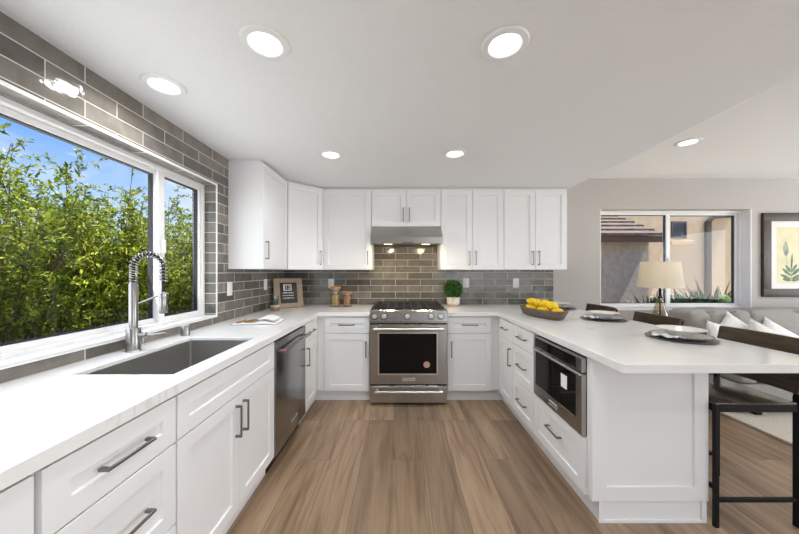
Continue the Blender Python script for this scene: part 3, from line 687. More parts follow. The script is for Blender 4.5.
obj('nameplate', text_mb('KitchenAid', 0.030, lambda u, n, z: fL(u, n, z), 2.29, 0.20, 0.006, 0.0075), 'badge', d, smooth=False)

# ------------------------------------------------------------------ range
rx0, rx1 = -0.304, 0.466; rc = (rx0+rx1)/2; ry = 2.945
fO = FB(ry)
t = thing('range', 'stainless steel slide-in gas range with black oven window', 'range', (rc, 3.3, 0))
obj('body', MB().box(rx0+0.003, rx1-0.003, ry+0.032, YW-0.03, 0.035, 0.905).box(rx0+0.03, rx1-0.03, ry+0.06, YW-0.05, 0.0, 0.035), 'black', t, smooth=False)
cp = MB().prism([(ry-0.004, 0.815), (ry-0.004, 0.835), (ry+0.012, 0.930), (ry+0.03, 0.941), (ry+0.10, 0.941), (ry+0.10, 0.915), (ry+0.031, 0.906), (ry+0.031, 0.815)], rx0, rx1, 'x')
cpo = obj('control_panel', cp, 'steel', t, smooth=False)
axis = V((0, -0.985, 0.166)).normalized()
for kx in (374.6, 384.0, 407.6, 431.3, 441.0):
    x = (kx-400.3)*2.94/298; p = V((x, ry+0.0035, 0.879))
    kn = obj('knob', MB().lathe([(0, 0), (0.027, 0), (0.027, 0.004), (0.022, 0.008), (0.0205, 0.026), (0.018, 0.030), (0, 0.030)], p, 24, axis), 'badge', cpo)
    obj('bezel', MB().lathe([(0.027, 0.0), (0.033, 0.0), (0.033, 0.003), (0.027, 0.0035)], p, 28, axis, cap=False), 'black', kn)
    obj('grip', MB().fbox(lambda u, n, z: p+V((u, 0, 0))+axis*n+V((0, 0.166, 0.985))*z, -0.004, 0.004, 0.028, 0.038, -0.02, 0.02, 0.002), 'badge', kn)
obj('cooktop', MB().box(rx0, rx1, ry+0.1005, YW-0.02, 0.906, 0.934, 0.004), 'black', t, smooth=False)
gw = (rx1-rx0-0.02)/3
for i in range(3):
    a = rx0+0.01+i*gw; b_ = a+gw-0.006; g = MB(); y0, y1 = ry+0.105, YW-0.06; z = 0.951
    for yy in (y0, y1): g.bar((a, yy, z), (b_, yy, z), 0.014, 0.016)
    for xx in (a+0.007, b_-0.007): g.bar((xx, y0, z), (xx, y1, z), 0.014, 0.016)
    for k in range(1, 3): g.bar((a+(b_-a)*k/3, y0, z), (a+(b_-a)*k/3, y1, z), 0.011, 0.016)
    for k in (1, 2, 3): g.bar((a, y0+(y1-y0)*k/4, z), (b_, y0+(y1-y0)*k/4, z), 0.011, 0.016)
    for xx in (a+0.007, b_-0.007):
        for yy in (y0+0.007, y1-0.007): g.box(xx-0.007, xx+0.007, yy-0.007, yy+0.007, 0.9345, z-0.006)
    obj('grate', g, 'iron', t, smooth=False)
for bx_, by_, r in ((-0.18, 3.22, 0.045), (-0.18, 3.48, 0.038), (rc, 3.35, 0.055), (0.34, 3.22, 0.045), (0.34, 3.48, 0.038)):
    obj('burner', MB().lathe([(0, 0), (r+0.01, 0), (r+0.008, 0.008), (r, 0.010), (r, 0.015), (r-0.006, 0.018), (0, 0.018)], (bx_, by_, 0.9345), 24), 'iron', t)
dr = MB(); z0, z1 = 0.208, 0.800; wx0, wx1, wz0, wz1 = -0.222, 0.372, 0.302, 0.722
dr.fbox(fO, rx0+0.004, wx0, -0.030, 0.0, z0, z1, 0.003).fbox(fO, wx1, rx1-0.004, -0.030, 0.0, z0, z1, 0.003)
dr.fbox(fO, wx0, wx1, -0.030, 0.0, wz1, z1, 0.003).fbox(fO, wx0, wx1, -0.030, 0.0, z0, wz0, 0.003)
do_ = obj('door', dr, 'steel_v', t, smooth=False)
bz = MB(); w = 0.012
bz.fbox(fO, wx0, wx1, -0.008, 0.003, wz1-w, wz1).fbox(fO, wx0, wx1, -0.008, 0.003, wz0, wz0+w).fbox(fO, wx0, wx0+w, -0.008, 0.003, wz0+w, wz1-w).fbox(fO, wx1-w, wx1, -0.008, 0.003, wz0+w, wz1-w)
obj('window_trim', bz, 'badge', do_, smooth=False)
obj('oven_window', MB().fbox(fO, wx0+w, wx1-w, -0.02, -0.006, wz0+w, wz1-w), 'oven_glass', do_, smooth=False)
def towel_bar(f, u0, u1, z, r=0.011, so=0.05):
    m = MB().cyl(f(u0, so, z), f(u1, so, z), r, 18)
    for u in (u0+0.02, u1-0.02): m.fbox(f, u-0.012, u+0.012, 0.0, so, z-0.009, z+0.009, 0.003)
    return m
obj('handle', towel_bar(fO, rx0+0.045, rx1-0.045, 0.762), 'badge', do_)
np_ = obj('nameplate', MB().fbox(fO, rc-0.063, rc+0.063, 0.0, 0.003, 0.244, 0.274, 0.001), 'plate', do_, smooth=False)
obj('lettering', text_mb('KitchenAid', 0.026, fO, rc, 0.259, 0.003, 0.0036), 'ink', np_, smooth=False)
sk = V((0.262, ry+0.0055, 0.402))
st_ = obj('sticker', MB().lathe([(0, 0), (0.031, 0), (0.031, 0.0008), (0, 0.0008)], sk, 28, (0, -1, 0)), 'sticker', do_)
obj('sticker_mark', MB().lathe([(0.016, 0), (0.016, 0.0006), (0.0255, 0.0006), (0.0255, 0)], sk+V((0, -0.0009, 0)), 28, (0, -1, 0), cap=False).fbox(FB(sk.y-0.0009), sk.x-0.010, sk.x+0.010, 0, 0.0006, sk.z-0.006, sk.z+0.006), 'sticker_r', st_, smooth=False)
dw_ = obj('drawer', MB().fbox(fO, rx0+0.004, rx1-0.004, -0.030, 0.0, 0.024, 0.192, 0.003), 'steel_v', t, smooth=False)
obj('handle', towel_bar(fO, rx0+0.055, rx1-0.055, 0.150), 'badge', dw_)
# ------------------------------------------------------------------ microwave drawer
my0, my1, mz0, mz1 = 1.616, 2.199, 0.428, 0.852; mX = 0.983; fM = FR(mX)
t = thing('microwave', 'built-in stainless microwave drawer in the peninsula', 'microwave', (1.25, 1.9, 0.428))
obj('oven_body', MB().box(1.0105, 1.48, my0, my1, mz0+0.004, mz1-0.002), 'black', t, smooth=False)
cpn = obj('control_panel', MB().fbox(fM, my0, my1, -0.026, 0.0, 0.770, mz1, 0.003), 'steel_v', t, smooth=False)
obj('display', MB().fbox(fM, my0+0.055, my1-0.03, 0.0, 0.0015, 0.782, 0.842), 'oven_glass', cpn, smooth=False)
md = MB(); a0, a1, q0, q1 = my0+0.055, my1-0.03, 0.505, 0.745
md.fbox(fM, my0, a0, -0.026, 0.0, mz0, 0.764, 0.002).fbox(fM, a1, my1, -0.026, 0.0, mz0, 0.764, 0.002).fbox(fM, a0, a1, -0.026, 0.0, mz0, q0, 0.002).fbox(fM, a0, a1, -0.026, 0.0, q1, 0.764, 0.002)
mdo = obj('drawer_front', md, 'steel_v', t, smooth=False)
obj('window', MB().fbox(fM, a0, a1, -0.02, -0.004, q0, q1), 'oven_glass', mdo, smooth=False)
obj('handle_lip', MB().fbox(fM, my0+0.002, my1-0.002, 0.0, 0.012, 0.752, 0.764, 0.003), 'badge', mdo, smooth=False)
np_ = obj('nameplate', MB().fbox(fM, 1.865, 1.965, 0.0, 0.003, 0.452, 0.482, 0.001), 'plate', mdo, smooth=False)
obj('lettering', text_mb('KitchenAid', 0.020, lambda u, n, z: fM(-u, n, z), -1.915, 0.467, 0.003, 0.0036), 'ink', np_, smooth=False)
obj('sticker', MB().fbox(fM, 1.765, 1.83, -0.004, -0.003, 0.62, 0.70), 'sticker_w', mdo, smooth=False)

# ================================================================== upper cabinets
UZ0, UZ1 = 1.345, 2.240; fU = FB(3.32); PZ = 1.345+0.135
def upper(name, label, x0, x1, z0, doors):
    t = thing(name, label, 'cabinet', ((x0+x1)/2, 3.5, z0))
    obj('cabinet_box', MB().box(x0+0.001, x1-0.001, 3.3395, YW-0.010, z0, UZ1), 'cab', t, smooth=False)
    obj('scribe_strip', MB().box(x0+0.001, x1-0.001, 3.352, YW-0.010, UZ1, ZK-0.001), 'cab', t, smooth=False)
    for a, b, hs in doors:
        front(t, 'door', fU, a, b, z0+0.001, UZ1-0.002, (hs, z0+0.13), True, 0.155)
    return t
t = thing('upper_cabinet', 'white upper cabinet on the left tiled wall beside the window', 'cabinet', (-1.3, 2.77, UZ0))
obj('cabinet_box', MB().box(XW+0.002, -1.1695, 2.50, 3.050, UZ0, UZ1), 'cab', t, smooth=False)
obj('scribe_strip', MB().box(XW+0.002, -1.18, 2.51, 3.050, UZ1, ZK-0.001), 'cab', t, smooth=False)
front(t, 'door', FL(-1.15), 2.503, 3.035, UZ0+0.001, UZ1-0.002, (2.545, UZ0+0.16), True, 0.155)
t = thing('upper_cabinet', 'white diagonal upper cabinet in the left corner', 'cabinet', (-1.15, 3.35, UZ0))
pg = [(XW+0.002, 3.052), (-1.1695, 3.052), (-0.866, 3.335), (-0.866, YW-0.010), (XW+0.002, YW-0.010)]
obj('cabinet_box', MB().prism(pg, UZ0, UZ1, 'z'), 'cab', t, smooth=False)
pg2 = [(XW+0.002, 3.065), (-1.18, 3.065), (-0.872, 3.352), (-0.866, YW-0.010), (XW+0.002, YW-0.010)]
obj('scribe_strip', MB().prism(pg2, UZ1, ZK-0.001, 'z'), 'cab', t, smooth=False)
A_, B_ = V((-1.1695, 3.052, 0)), V((-0.866, 3.335, 0)); Ud = (B_-A_).normalized(); Nd = V((Ud.y, -Ud.x, 0)); Ld = (B_-A_).length
fD = lambda u, n, z: A_+Ud*u+Nd*(n+0.0195)+V((0, 0, z))
front(t, 'door', fD, 0.012, Ld-0.012, UZ0+0.001, UZ1-0.002, (Ld-0.045, UZ0+0.13), True, 0.155)
upper('upper_cabinet', 'white single-door upper cabinet between the diagonal corner cabinet and the hood', -0.8645, -0.320, UZ0, [(-0.862, -0.323, -0.362)])
upper('upper_cabinet', 'short white double-door upper cabinet above the range hood', -0.320, 0.4535, 1.826, [(-0.317, 0.0652, 0.033), (0.0682, 0.4505, 0.100)])
upper('upper_cabinet', 'white double-door upper cabinet immediately right of the hood, above the topiary', 0.4535, 1.155, UZ0, [(0.4565, 0.8028, 0.770), (0.8058, 1.152, 0.839)])
upper('upper_cabinet', 'white double-door upper cabinet at the right end beside the beige wall', 1.155, 1.860, UZ0, [(1.158, 1.506, 1.473), (1.509, 1.857, 1.542)])
# ------------------------------------------------------------------ range hood
t = thing('range_hood', 'stainless under-cabinet range hood above the range', 'range hood', (rc-0.01, 3.42, 1.615))
hx0, hx1 = -0.3145, 0.449
hb = MB().prism([(YW-0.012, 1.824), (3.335, 1.824), (3.315, 1.822), (3.152, 1.700), (3.145, 1.690), (3.145, 1.622), (3.150, 1.616), (3.165, 1.616), (3.165, 1.640), (YW-0.012, 1.640)], hx0, hx1, 'x')
obj('canopy', hb, 'steel_v', t, smooth=False)
fl = obj('filter', MB().box(hx0+0.012, hx1-0.012, 3.168, YW-0.015, 1.628, 1.6395), 'filter', t, smooth=False)
for lx in ((388-400.3)*3.2/298, (426-400.3)*3.2/298):
    obj('lamp', MB().box(lx-0.045, lx+0.045, 3.185, 3.235, 1.618, 1.6275, 0.002), 'hood_led', t, smooth=False)
    area('hood_lamp_light', (lx, 3.21, 1.612), (0, 0.35, -1), 0.08, 0.04, 2.2, (1.0, 0.80, 0.52))
obj('controls', MB().box(rc-0.06, rc+0.06, 3.1435, 3.1449, 1.628, 1.634), 'black', t, smooth=False)

# ================================================================== ceiling downlights
def downlight(loc, label):
    x, y, z = loc
    t = thing('downlight', label, 'ceiling light', loc, 'recessed ceiling downlights')
    obj('trim_ring', MB().lathe([(0.062, -0.004), (0.068, -0.010), (0.090, -0.007), (0.096, -0.001), (0.062, -0.0005)], loc, 40, cap=False), 'white', t)
    obj('diffuser', MB().lathe([(0, -0.003), (0.0625, -0.003), (0.0625, -0.0008), (0, -0.0008)], loc, 40), 'led', t)
    area('downlight_light', (x, y, z-0.012), (0, 0, -1), 0.12, 0.12, P_CAN, (1.0, 0.996, 0.99), 'DISK', math.radians(150))
    return t
for x, y, z, lb in ((-0.556, 1.227, ZK, 'lit recessed downlight in the near ceiling row, left of the pair'),
                    (0.433, 1.233, ZK, 'lit recessed downlight in the near ceiling row, right of the pair'),
                    (-1.192, 1.504, ZK, 'lit recessed downlight over the sink beside the tiled window wall'),
                    (-0.556, 2.39, ZK, 'lit recessed downlight in the far ceiling row, before the left cabinets'),
                    (0.435, 2.37, ZK, 'lit recessed downlight in the far ceiling row, before the right cabinets'),
                    (2.567, 2.659, ZL, 'lit recessed downlight in the living room ceiling'),
                    (-0.556, 0.07, ZK, 'recessed downlight above the camera, out of the picture, left'),
                    (0.434, 0.07, ZK, 'recessed downlight above the camera, out of the picture, right'),
                    (-0.556, -1.1, ZK, 'recessed downlight behind the camera, left'),
                    (0.434, -1.1, ZK, 'recessed downlight behind the camera, right'),
                    (2.567, 0.3, ZL, 'recessed living room downlight behind the camera'),
                    (4.8, 2.2, ZL, 'recessed living room downlight above the sofa, out of the picture'),
                    (4.8, 0.0, ZL, 'recessed living room downlight above the rug, out of the picture')):
    downlight((x, y, z), lb)

# ================================================================== outlets
def outlet(f, u, z, label, rocker=False):
    p = f(u, 0, z); t = thing('wall_outlet', label, 'outlet', p, 'wall plates on the backsplash')
    obj('cover_plate', MB().fbox(f, u-0.036, u+0.036, 0.0, 0.006, z-0.058, z+0.058, 0.002, 2), 'plastic', t)
    if rocker: obj('switch', MB().fbox(f, u-0.016, u+0.016, 0.006, 0.010, z-0.033, z+0.033, 0.002), 'plastic', t)
    else:
        for e_ in (-1, 1):
            s_ = obj('socket', MB().fbox(f, u-0.016, u+0.016, 0.006, 0.008, z+e_*0.020-0.014, z+e_*0.020+0.014, 0.002), 'plastic', t)
            sl = MB()
            for q in (-0.006, 0.006): sl.fbox(f, u+q-0.001, u+q+0.001, 0.008, 0.0083, z+e_*0.020-0.002, z+e_*0.020+0.006)
            obj('slots', sl, 'ink', s_, smooth=False)
fWL, fWB = FL(XW), FB(YW-0.008)
outlet(fWL, 2.52, 1.178, 'white switch plate on the left tiled wall beside the window', True)
outlet(fWL, 3.19, 1.185, 'white outlet plate on the left tiled wall behind the framed sign')
outlet(fWB, -0.857, 1.178, 'white outlet plate on the back tiles above the pasta jar')
outlet(fWB, 0.812, 1.184, 'white outlet plate on the back tiles beside the topiary')
outlet(fWB, 1.43, 1.184, 'white outlet plate at the right end of the back tiles')

# ================================================================== small things on the counters
random.seed(4)
def chunk(mb, c, r, kind):
    rot = Matrix.Rotation(random.uniform(0, 2*PI), 3, V((random.uniform(-1, 1), random.uniform(-1, 1), random.uniform(-1, 1))).normalized())
    if kind == 'pasta':
        mb.tube([V(c)+rot @ V((math.cos(a)*r, math.sin(a)*r, 0)) for a in (0, 0.8, 1.6, 2.4)], r*0.38, 6)
    else: mb.sphere(c, r, r*0.62, r*0.5, 8, 6, rot)
def jar(name, label, x, y, r, h, fill, kind, matn, flabel, fcat):
    t = thing(name, label, 'jar', (x, y, CT))
    hb_ = h-0.026
    obj('glass_body', MB().lathe([(0, 0.0), (r-0.004, 0.0), (r, 0.005), (r, hb_), (r-0.0035, hb_), (r-0.0035, 0.007), (0, 0.007)], (x, y, CT), 32, cap=False), 'jar', t)
    obj('lid', MB().lathe([(0, hb_-0.012), (r-0.006, hb_-0.012), (r-0.006, hb_+0.0005), (r+0.002, hb_+0.0005), (r+0.002, h-0.003), (r-0.001, h), (0, h)], (x, y, CT), 32), 'lid_wood', t)
    m = MB(); z = 0.0
    rr = r-0.0065
    for k in range(210):
        a = random.uniform(0, 2*PI); q = (rr-0.009)*math.sqrt(random.uniform(0.25, 1)); cr_ = 0.0075
        chunk(m, (x+q*math.cos(a), y+q*math.sin(a), CT+0.017+random.uniform(0, 1)*(fill-0.02)), cr_, kind)
    o = single(fcat.replace(' ', '_'), m, matn, flabel, fcat, (x, y, CT+0.008)); o['kind'] = 'stuff'
jar('storage_jar', 'tall glass jar with wooden lid on the back counter', -0.758, 3.48, 0.058, 0.235, 0.135, 'pasta', 'pasta', 'dry yellow pasta filling the tall glass jar', 'dry pasta')
jar('storage_jar', 'short glass jar with wooden lid beside the tall jar', -0.622, 3.49, 0.057, 0.180, 0.125, 'nut', 'nuts', 'mixed nuts filling the short glass jar', 'mixed nuts')
# topiary
tx, ty = 0.632, 3.56
t = thing('potted_topiary', 'round boxwood topiary in a cream pot right of the range', 'potted plant', (tx, ty, CT))
obj('pot', MB().lathe([(0, 0), (0.060, 0), (0.068, 0.006), (0.074, 0.020), (0.078, 0.106), (0.074, 0.108), (0.070, 0.095), (0, 0.095)], (tx, ty, CT), 36, cap=False), 'pot', t)
obj('pot_base', MB().lathe([(0.0611, 0.0), (0.0692, 0.005), (0.0755, 0.0195), (0.0765, 0.032), (0.0742, 0.033)], (tx, ty, CT), 36, cap=False), 'pot_foot', t)
def leaf_verts(p, d, n, L, w, fold=0.25):
    s_ = d.cross(n).normalized(); n2 = s_.cross(d)
    return [p, p+d*L*0.45+s_*w/2+n2*w*fold, p+d*L, p+d*L*0.45-s_*w/2+n2*w*fold]
def leaf_mesh(name, leaves, mat, parent, off=V((0, 0, 0))):
    vs = []; fs = []
    for (p, d, n, L, w) in leaves:
        k = len(vs); vs += [tuple(q-off) for q in leaf_verts(p, d, n, L, w)]; fs += [(k, k+1, k+2), (k, k+2, k+3)]
    me = bpy.data.meshes.new(name); me.from_pydata(vs, [], fs); me.update()
    return link(name, me, mat, parent, smooth=False)
def rv(): 
    while True:
        v = V((random.uniform(-1, 1), random.uniform(-1, 1), random.uniform(-1, 1)))
        if 0.05 < v.length < 1: return v.normalized()
lv = []
bc = V((tx, ty, CT+0.198)); br_ = 0.100
for i in range(1700):
    n = rv()
    if n.z < -0.8: continue
    p = bc+n*br_*random.uniform(0.80, 1.0); d = (n*0.6+rv()*0.9).normalized(); lv.append((p, d, (n+rv()*0.7).normalized(), 0.028, 0.017))
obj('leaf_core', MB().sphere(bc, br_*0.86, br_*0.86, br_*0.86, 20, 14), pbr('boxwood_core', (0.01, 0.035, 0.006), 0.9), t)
fo = leaf_mesh('foliage', lv, 'boxwood', t, V((tx, ty, CT))); fo['kind'] = 'stuff'
# framed sign leaning in the corner
ang = math.radians(38); O = V((-1.252, 3.365, CT+0.003)); tilt = 0.2
Us = V((math.cos(ang), math.sin(ang), 0)); Ns0 = V((Us.y, -Us.x, 0)); Zs = (V((0, 0, 1))*math.cos(tilt)-Ns0*math.sin(tilt)); Nsn = (Ns0*math.cos(tilt)+V((0, 0, 1))*math.sin(tilt))
fS = lambda u, n, z: O+Us*u+Nsn*n+Zs*z
t = thing('framed_sign', 'wood framed black sign with white lettering leaning in the corner', 'framed sign', (O.x, O.y, CT))
sw_, sh = 0.160, 0.335; fw = 0.050; fs_ = 0.066; m = MB()
m.fbox(fS, -sw_, sw_, -0.012, 0.010, sh-fw, sh, 0.002).fbox(fS, -sw_, sw_, -0.012, 0.010, 0.0, fw, 0.002).fbox(fS, -sw_, -sw_+fs_, -0.012, 0.010, fw, sh-fw, 0.002).fbox(fS, sw_-fs_, sw_, -0.012, 0.010, fw, sh-fw, 0.002)
obj('frame', m, 'grey_wood', t, smooth=False)
bd = obj('board', MB().fbox(fS, -sw_+fs_, sw_-fs_, -0.010, 0.0, fw, sh-fw), 'chalk', t, smooth=False)
m = MB(); bx0, bx1, bz0, bz1 = -0.052, 0.038, 0.205, 0.278; w = 0.010
bz0 -= 0.012; bz1 -= 0.012
m.fbox(fS, bx0, bx1, 0, 0.001, bz1-w, bz1).fbox(fS, bx0, bx1, 0, 0.001, bz0, bz0+w).fbox(fS, bx0, bx0+w+0.006, 0, 0.001, bz0+w, bz1-w).fbox(fS, bx1-w, bx1, 0, 0.001, bz0+w, bz1-w)
q = text_mb('12', 0.056, fS, -0.004, 0.2295, 0, 0.001); me_ = bpy.data.meshes.new('t'); q.bm.to_mesh(me_); m.bm.from_mesh(me_)
random.seed(9)
for z, wd in ((0.168, 0.058), (0.138, 0.062), (0.108, 0.060)):      # three unreadable lines of small script
    u = -wd
    while u < wd-0.004:
        l = random.uniform(0.006, 0.016); hh = random.choice((0.004, 0.005, 0.0065))
        m.fbox(fS, u-0.005, min(u+l, wd)-0.005, 0, 0.001, z-hh/1.4, z+hh); u += l+random.uniform(0.002, 0.005)
obj('lettering', m, 'chalk_white', bd, smooth=False)
# succulent in a small glass
sx_, sy_ = (275-400.3)*3.10/298, 3.10
t = thing('succulent_jar', 'small succulent in a clear glass with tan base beside the framed sign', 'potted plant', (sx_, sy_, CT))
obj('pot', MB().lathe([(0, 0), (0.036, 0), (0.042, 0.008), (0.043, 0.036), (0.040, 0.040), (0, 0.040)], (sx_, sy_, CT), 28), 'terracotta', t)
obj('band', MB().lathe([(0.043, 0.0402), (0.045, 0.043), (0.045, 0.060), (0.042, 0.062), (0.032, 0.062), (0.032, 0.0405)], (sx_, sy_, CT), 28, cap=False), 'pot_foot', t)
obj('glass_sleeve', MB().lathe([(0.040, 0.0625), (0.041, 0.155), (0.0395, 0.155), (0.0385, 0.0625)], (sx_, sy_, CT), 28, cap=False), 'jar', t)
m = MB()
for i in range(12):
    a = i*2.4; r0 = 0.005+0.0018*i; ln = random.uniform(0.075, 0.11)
    p0 = V((sx_+r0*math.cos(a), sy_+r0*math.sin(a), CT+0.041)); d = V((math.cos(a)*0.12, math.sin(a)*0.12, 1)).normalized()
    m.tube([p0, p0+d*ln*0.5, p0+d*ln], [0.0075, 0.007, 0.001], 7)
obj('succulent', m, 'succulent', t)
# open cookbook
bx, by = -1.135, 2.40; rotb = math.radians(8)
t = thing('cookbook', 'open cookbook with food photos lying on the left counter', 'book', (bx, by, CT))
Rb = Matrix.Rotation(rotb, 3, 'Z')
def pagez(u): a = abs(u)/0.20; return 0.004+(0.007 if u < 0 else 0.024)*math.sin(min(1, a*1.25)*PI)**0.8*(1-0.55*a) if a > 0 else 0.004
BS = 0.84
def pg_pt(u, v, lift): return V((bx, by, CT))+Rb @ V((u*BS, v*BS, 0.003+pagez(u)+lift))
def sheet(u0, u1, v0, v1, lift, th, n=14):
    m = MB(); vs = []; 
    for i in range(n+1):
        u = u0+(u1-u0)*i/n
        for v in (v0, v1):
            vs.append(pg_pt(u, v, lift)); q = pg_pt(u, v, lift); vs.append(V((q.x, q.y, max(CT+0.003, q.z-th))))
    fs = []
    for i in range(n):
        a = 4*i; fs += [[a, a+4, a+6, a+2], [a+1, a+3, a+7, a+5], [a, a+1, a+5, a+4], [a+2, a+6, a+7, a+3]]
    fs += [[0, 2, 3, 1], [4*n, 4*n+1, 4*n+3, 4*n+2]]
    return m.poly(vs, fs)
cv = MB(); cv.fbox(lambda u, n, z: V((bx, by, CT))+Rb @ V((u*BS, n*BS, z)), -0.205, 0.205, -0.142, 0.142, 0.0005, 0.0028)
obj('cover', cv, 'cover', t, smooth=False)
obj('page', sheet(-0.200, -0.002, -0.138, 0.138, 0, 0.05), 'paper', t); pr = obj('page', sheet(0.002, 0.200, -0.138, 0.138, 0, 0.05), 'paper', t)
def oval(cu_, cv_, ru, rv_, lift=0.0012):
    m = MB(); K = 8; rings = []
    for k in range(K+1):
        f_ = max(k/K, 0.02); rings.append([m.bm.verts.new(pg_pt(cu_+ru*f_*math.cos(a*PI/14), cv_+rv_*f_*math.sin(a*PI/14), lift)) for a in range(28)])
    for p, q in zip(rings, rings[1:]):
        for i in range(28): m.bm.faces.new((p[i], q[i], q[(i+1) % 28], p[(i+1) % 28]))
    m.bm.faces.new(rings[0])
    return m
obj('photo', oval(-0.070, 0.0, 0.060, 0.115), 'food', t); obj('photo', oval(-0.165, 0.01, 0.032, 0.115), 'food2', t)
obj('raised_page', sheet(0.004, 0.165, -0.136, 0.136, 0.018, 0.0012), 'paper', t)

# lemons in their wooden bowl
bcx, bcy = 1.285, 2.70; bang = math.atan2(-0.58, 0.125)
Rw = Matrix.Rotation(bang, 3, 'Z'); B0 = V((bcx, bcy, CT))
def stad(a, b, z, n=40, p=3.2):
    o = []
    for i in range(n):
        th = 2*PI*i/n; c, s = math.cos(th), math.sin(th)
        o.append(B0+Rw @ V((a*math.copysign(abs(c)**(2/p), c), b*math.copysign(abs(s)**(2/2.4), s), z)))
    return o
m = MB(); R = [[m.bm.verts.new(q) for q in stad(*r)] for r in ((0.20, 0.060, 0.0), (0.235, 0.083, 0.012), (0.262, 0.108, 0.060), (0.268, 0.114, 0.078), (0.263, 0.110, 0.081), (0.255, 0.102, 0.078), (0.242, 0.092, 0.045), (0.20, 0.066, 0.016))]
for p, q in zip(R, R[1:]):
    for i in range(40): m.bm.faces.new((p[i], p[(i+1) % 40], q[(i+1) % 40], q[i]))
m.bm.faces.new(R[0][::-1]); m.bm.faces.new(R[-1])
single('dough_bowl', m, 'bowl_wood', 'long carved wooden bowl of lemons on the peninsula', 'bowl', tuple(B0), angle=50)
def lemon(pos, rot, label):
    t = thing('lemon', label, 'lemon', pos, 'lemons in the wooden bowl')
    t.rotation_euler = rot
    return t
lem = MB().lathe([(0, -0.056), (0.006, -0.055), (0.012, -0.049), (0.026, -0.039), (0.036, -0.021), (0.040, 0.0), (0.036, 0.021), (0.026, 0.038), (0.013, 0.047), (0.006, 0.050), (0.004, 0.051), (0, 0.051)], (0, 0, 0), 22, (1, 0, 0), cap=False)
me_lem = bpy.data.meshes.new('lemon_peel'); bmesh.ops.recalc_face_normals(lem.bm, faces=lem.bm.faces[:]); lem.bm.to_mesh(me_lem); me_lem.materials.append(M['lemon']); me_lem.shade_smooth()
stm = MB().lathe([(0, 0.0505), (0.0035, 0.0505), (0.003, 0.053), (0, 0.053)], (0, 0, 0), 10, (1, 0, 0)); me_st = bpy.data.meshes.new('stem_end'); stm.bm.to_mesh(me_st); me_st.materials.append(M['stem'])
for (u, v, z, ry_, rz, lb) in ((-0.185, 0.015, 0.062, 0.1, 0.3, 'yellow lemon at the far end of the wooden bowl'),
                              (-0.095, -0.038, 0.060, 0.0, 0.2, 'yellow lemon low on the aisle side of the bowl, far half'),
                              (-0.085, 0.044, 0.062, 0.2, 0.1, 'yellow lemon low on the stool side of the bowl, far half'),
                              (0.0, 0.0, 0.058, 0.0, 1.5, 'yellow lemon low in the middle of the wooden bowl'),
                              (0.080, 0.042, 0.060, 0.1, 0.2, 'yellow lemon low on the stool side of the bowl, near half'),
                              (0.088, -0.040, 0.061, 0.2, -0.2, 'yellow lemon low on the aisle side of the bowl, near half'),
                              (0.186, 0.008, 0.062, 0.1, 0.7, 'yellow lemon at the near end of the wooden bowl'),
                              (-0.135, 0.0, 0.119, 0.3, 0.9, 'topmost yellow lemon over the far end of the heap'),
                              (0.040, -0.004, 0.121, 0.0, 0.3, 'topmost yellow lemon over the middle of the heap'),
                              (-0.048, 0.002, 0.114, 0.4, 1.3, 'upper yellow lemon between the two topmost lemons'),
                              (0.130, 0.0, 0.112, 0.1, 1.2, 'upper yellow lemon over the near end of the heap')):
    p = B0+Rw @ V((u, v, z)); o = bpy.data.objects.new('lemon', me_lem); C.objects.link(o); o.location = p; o.rotation_euler = (random.uniform(0, 6), ry_, rz+bang)
    tag(o, lb, 'lemon', 'lemons in the wooden bowl'); s_ = bpy.data.objects.new('stem_end', me_st); C.objects.link(s_); s_.parent = o

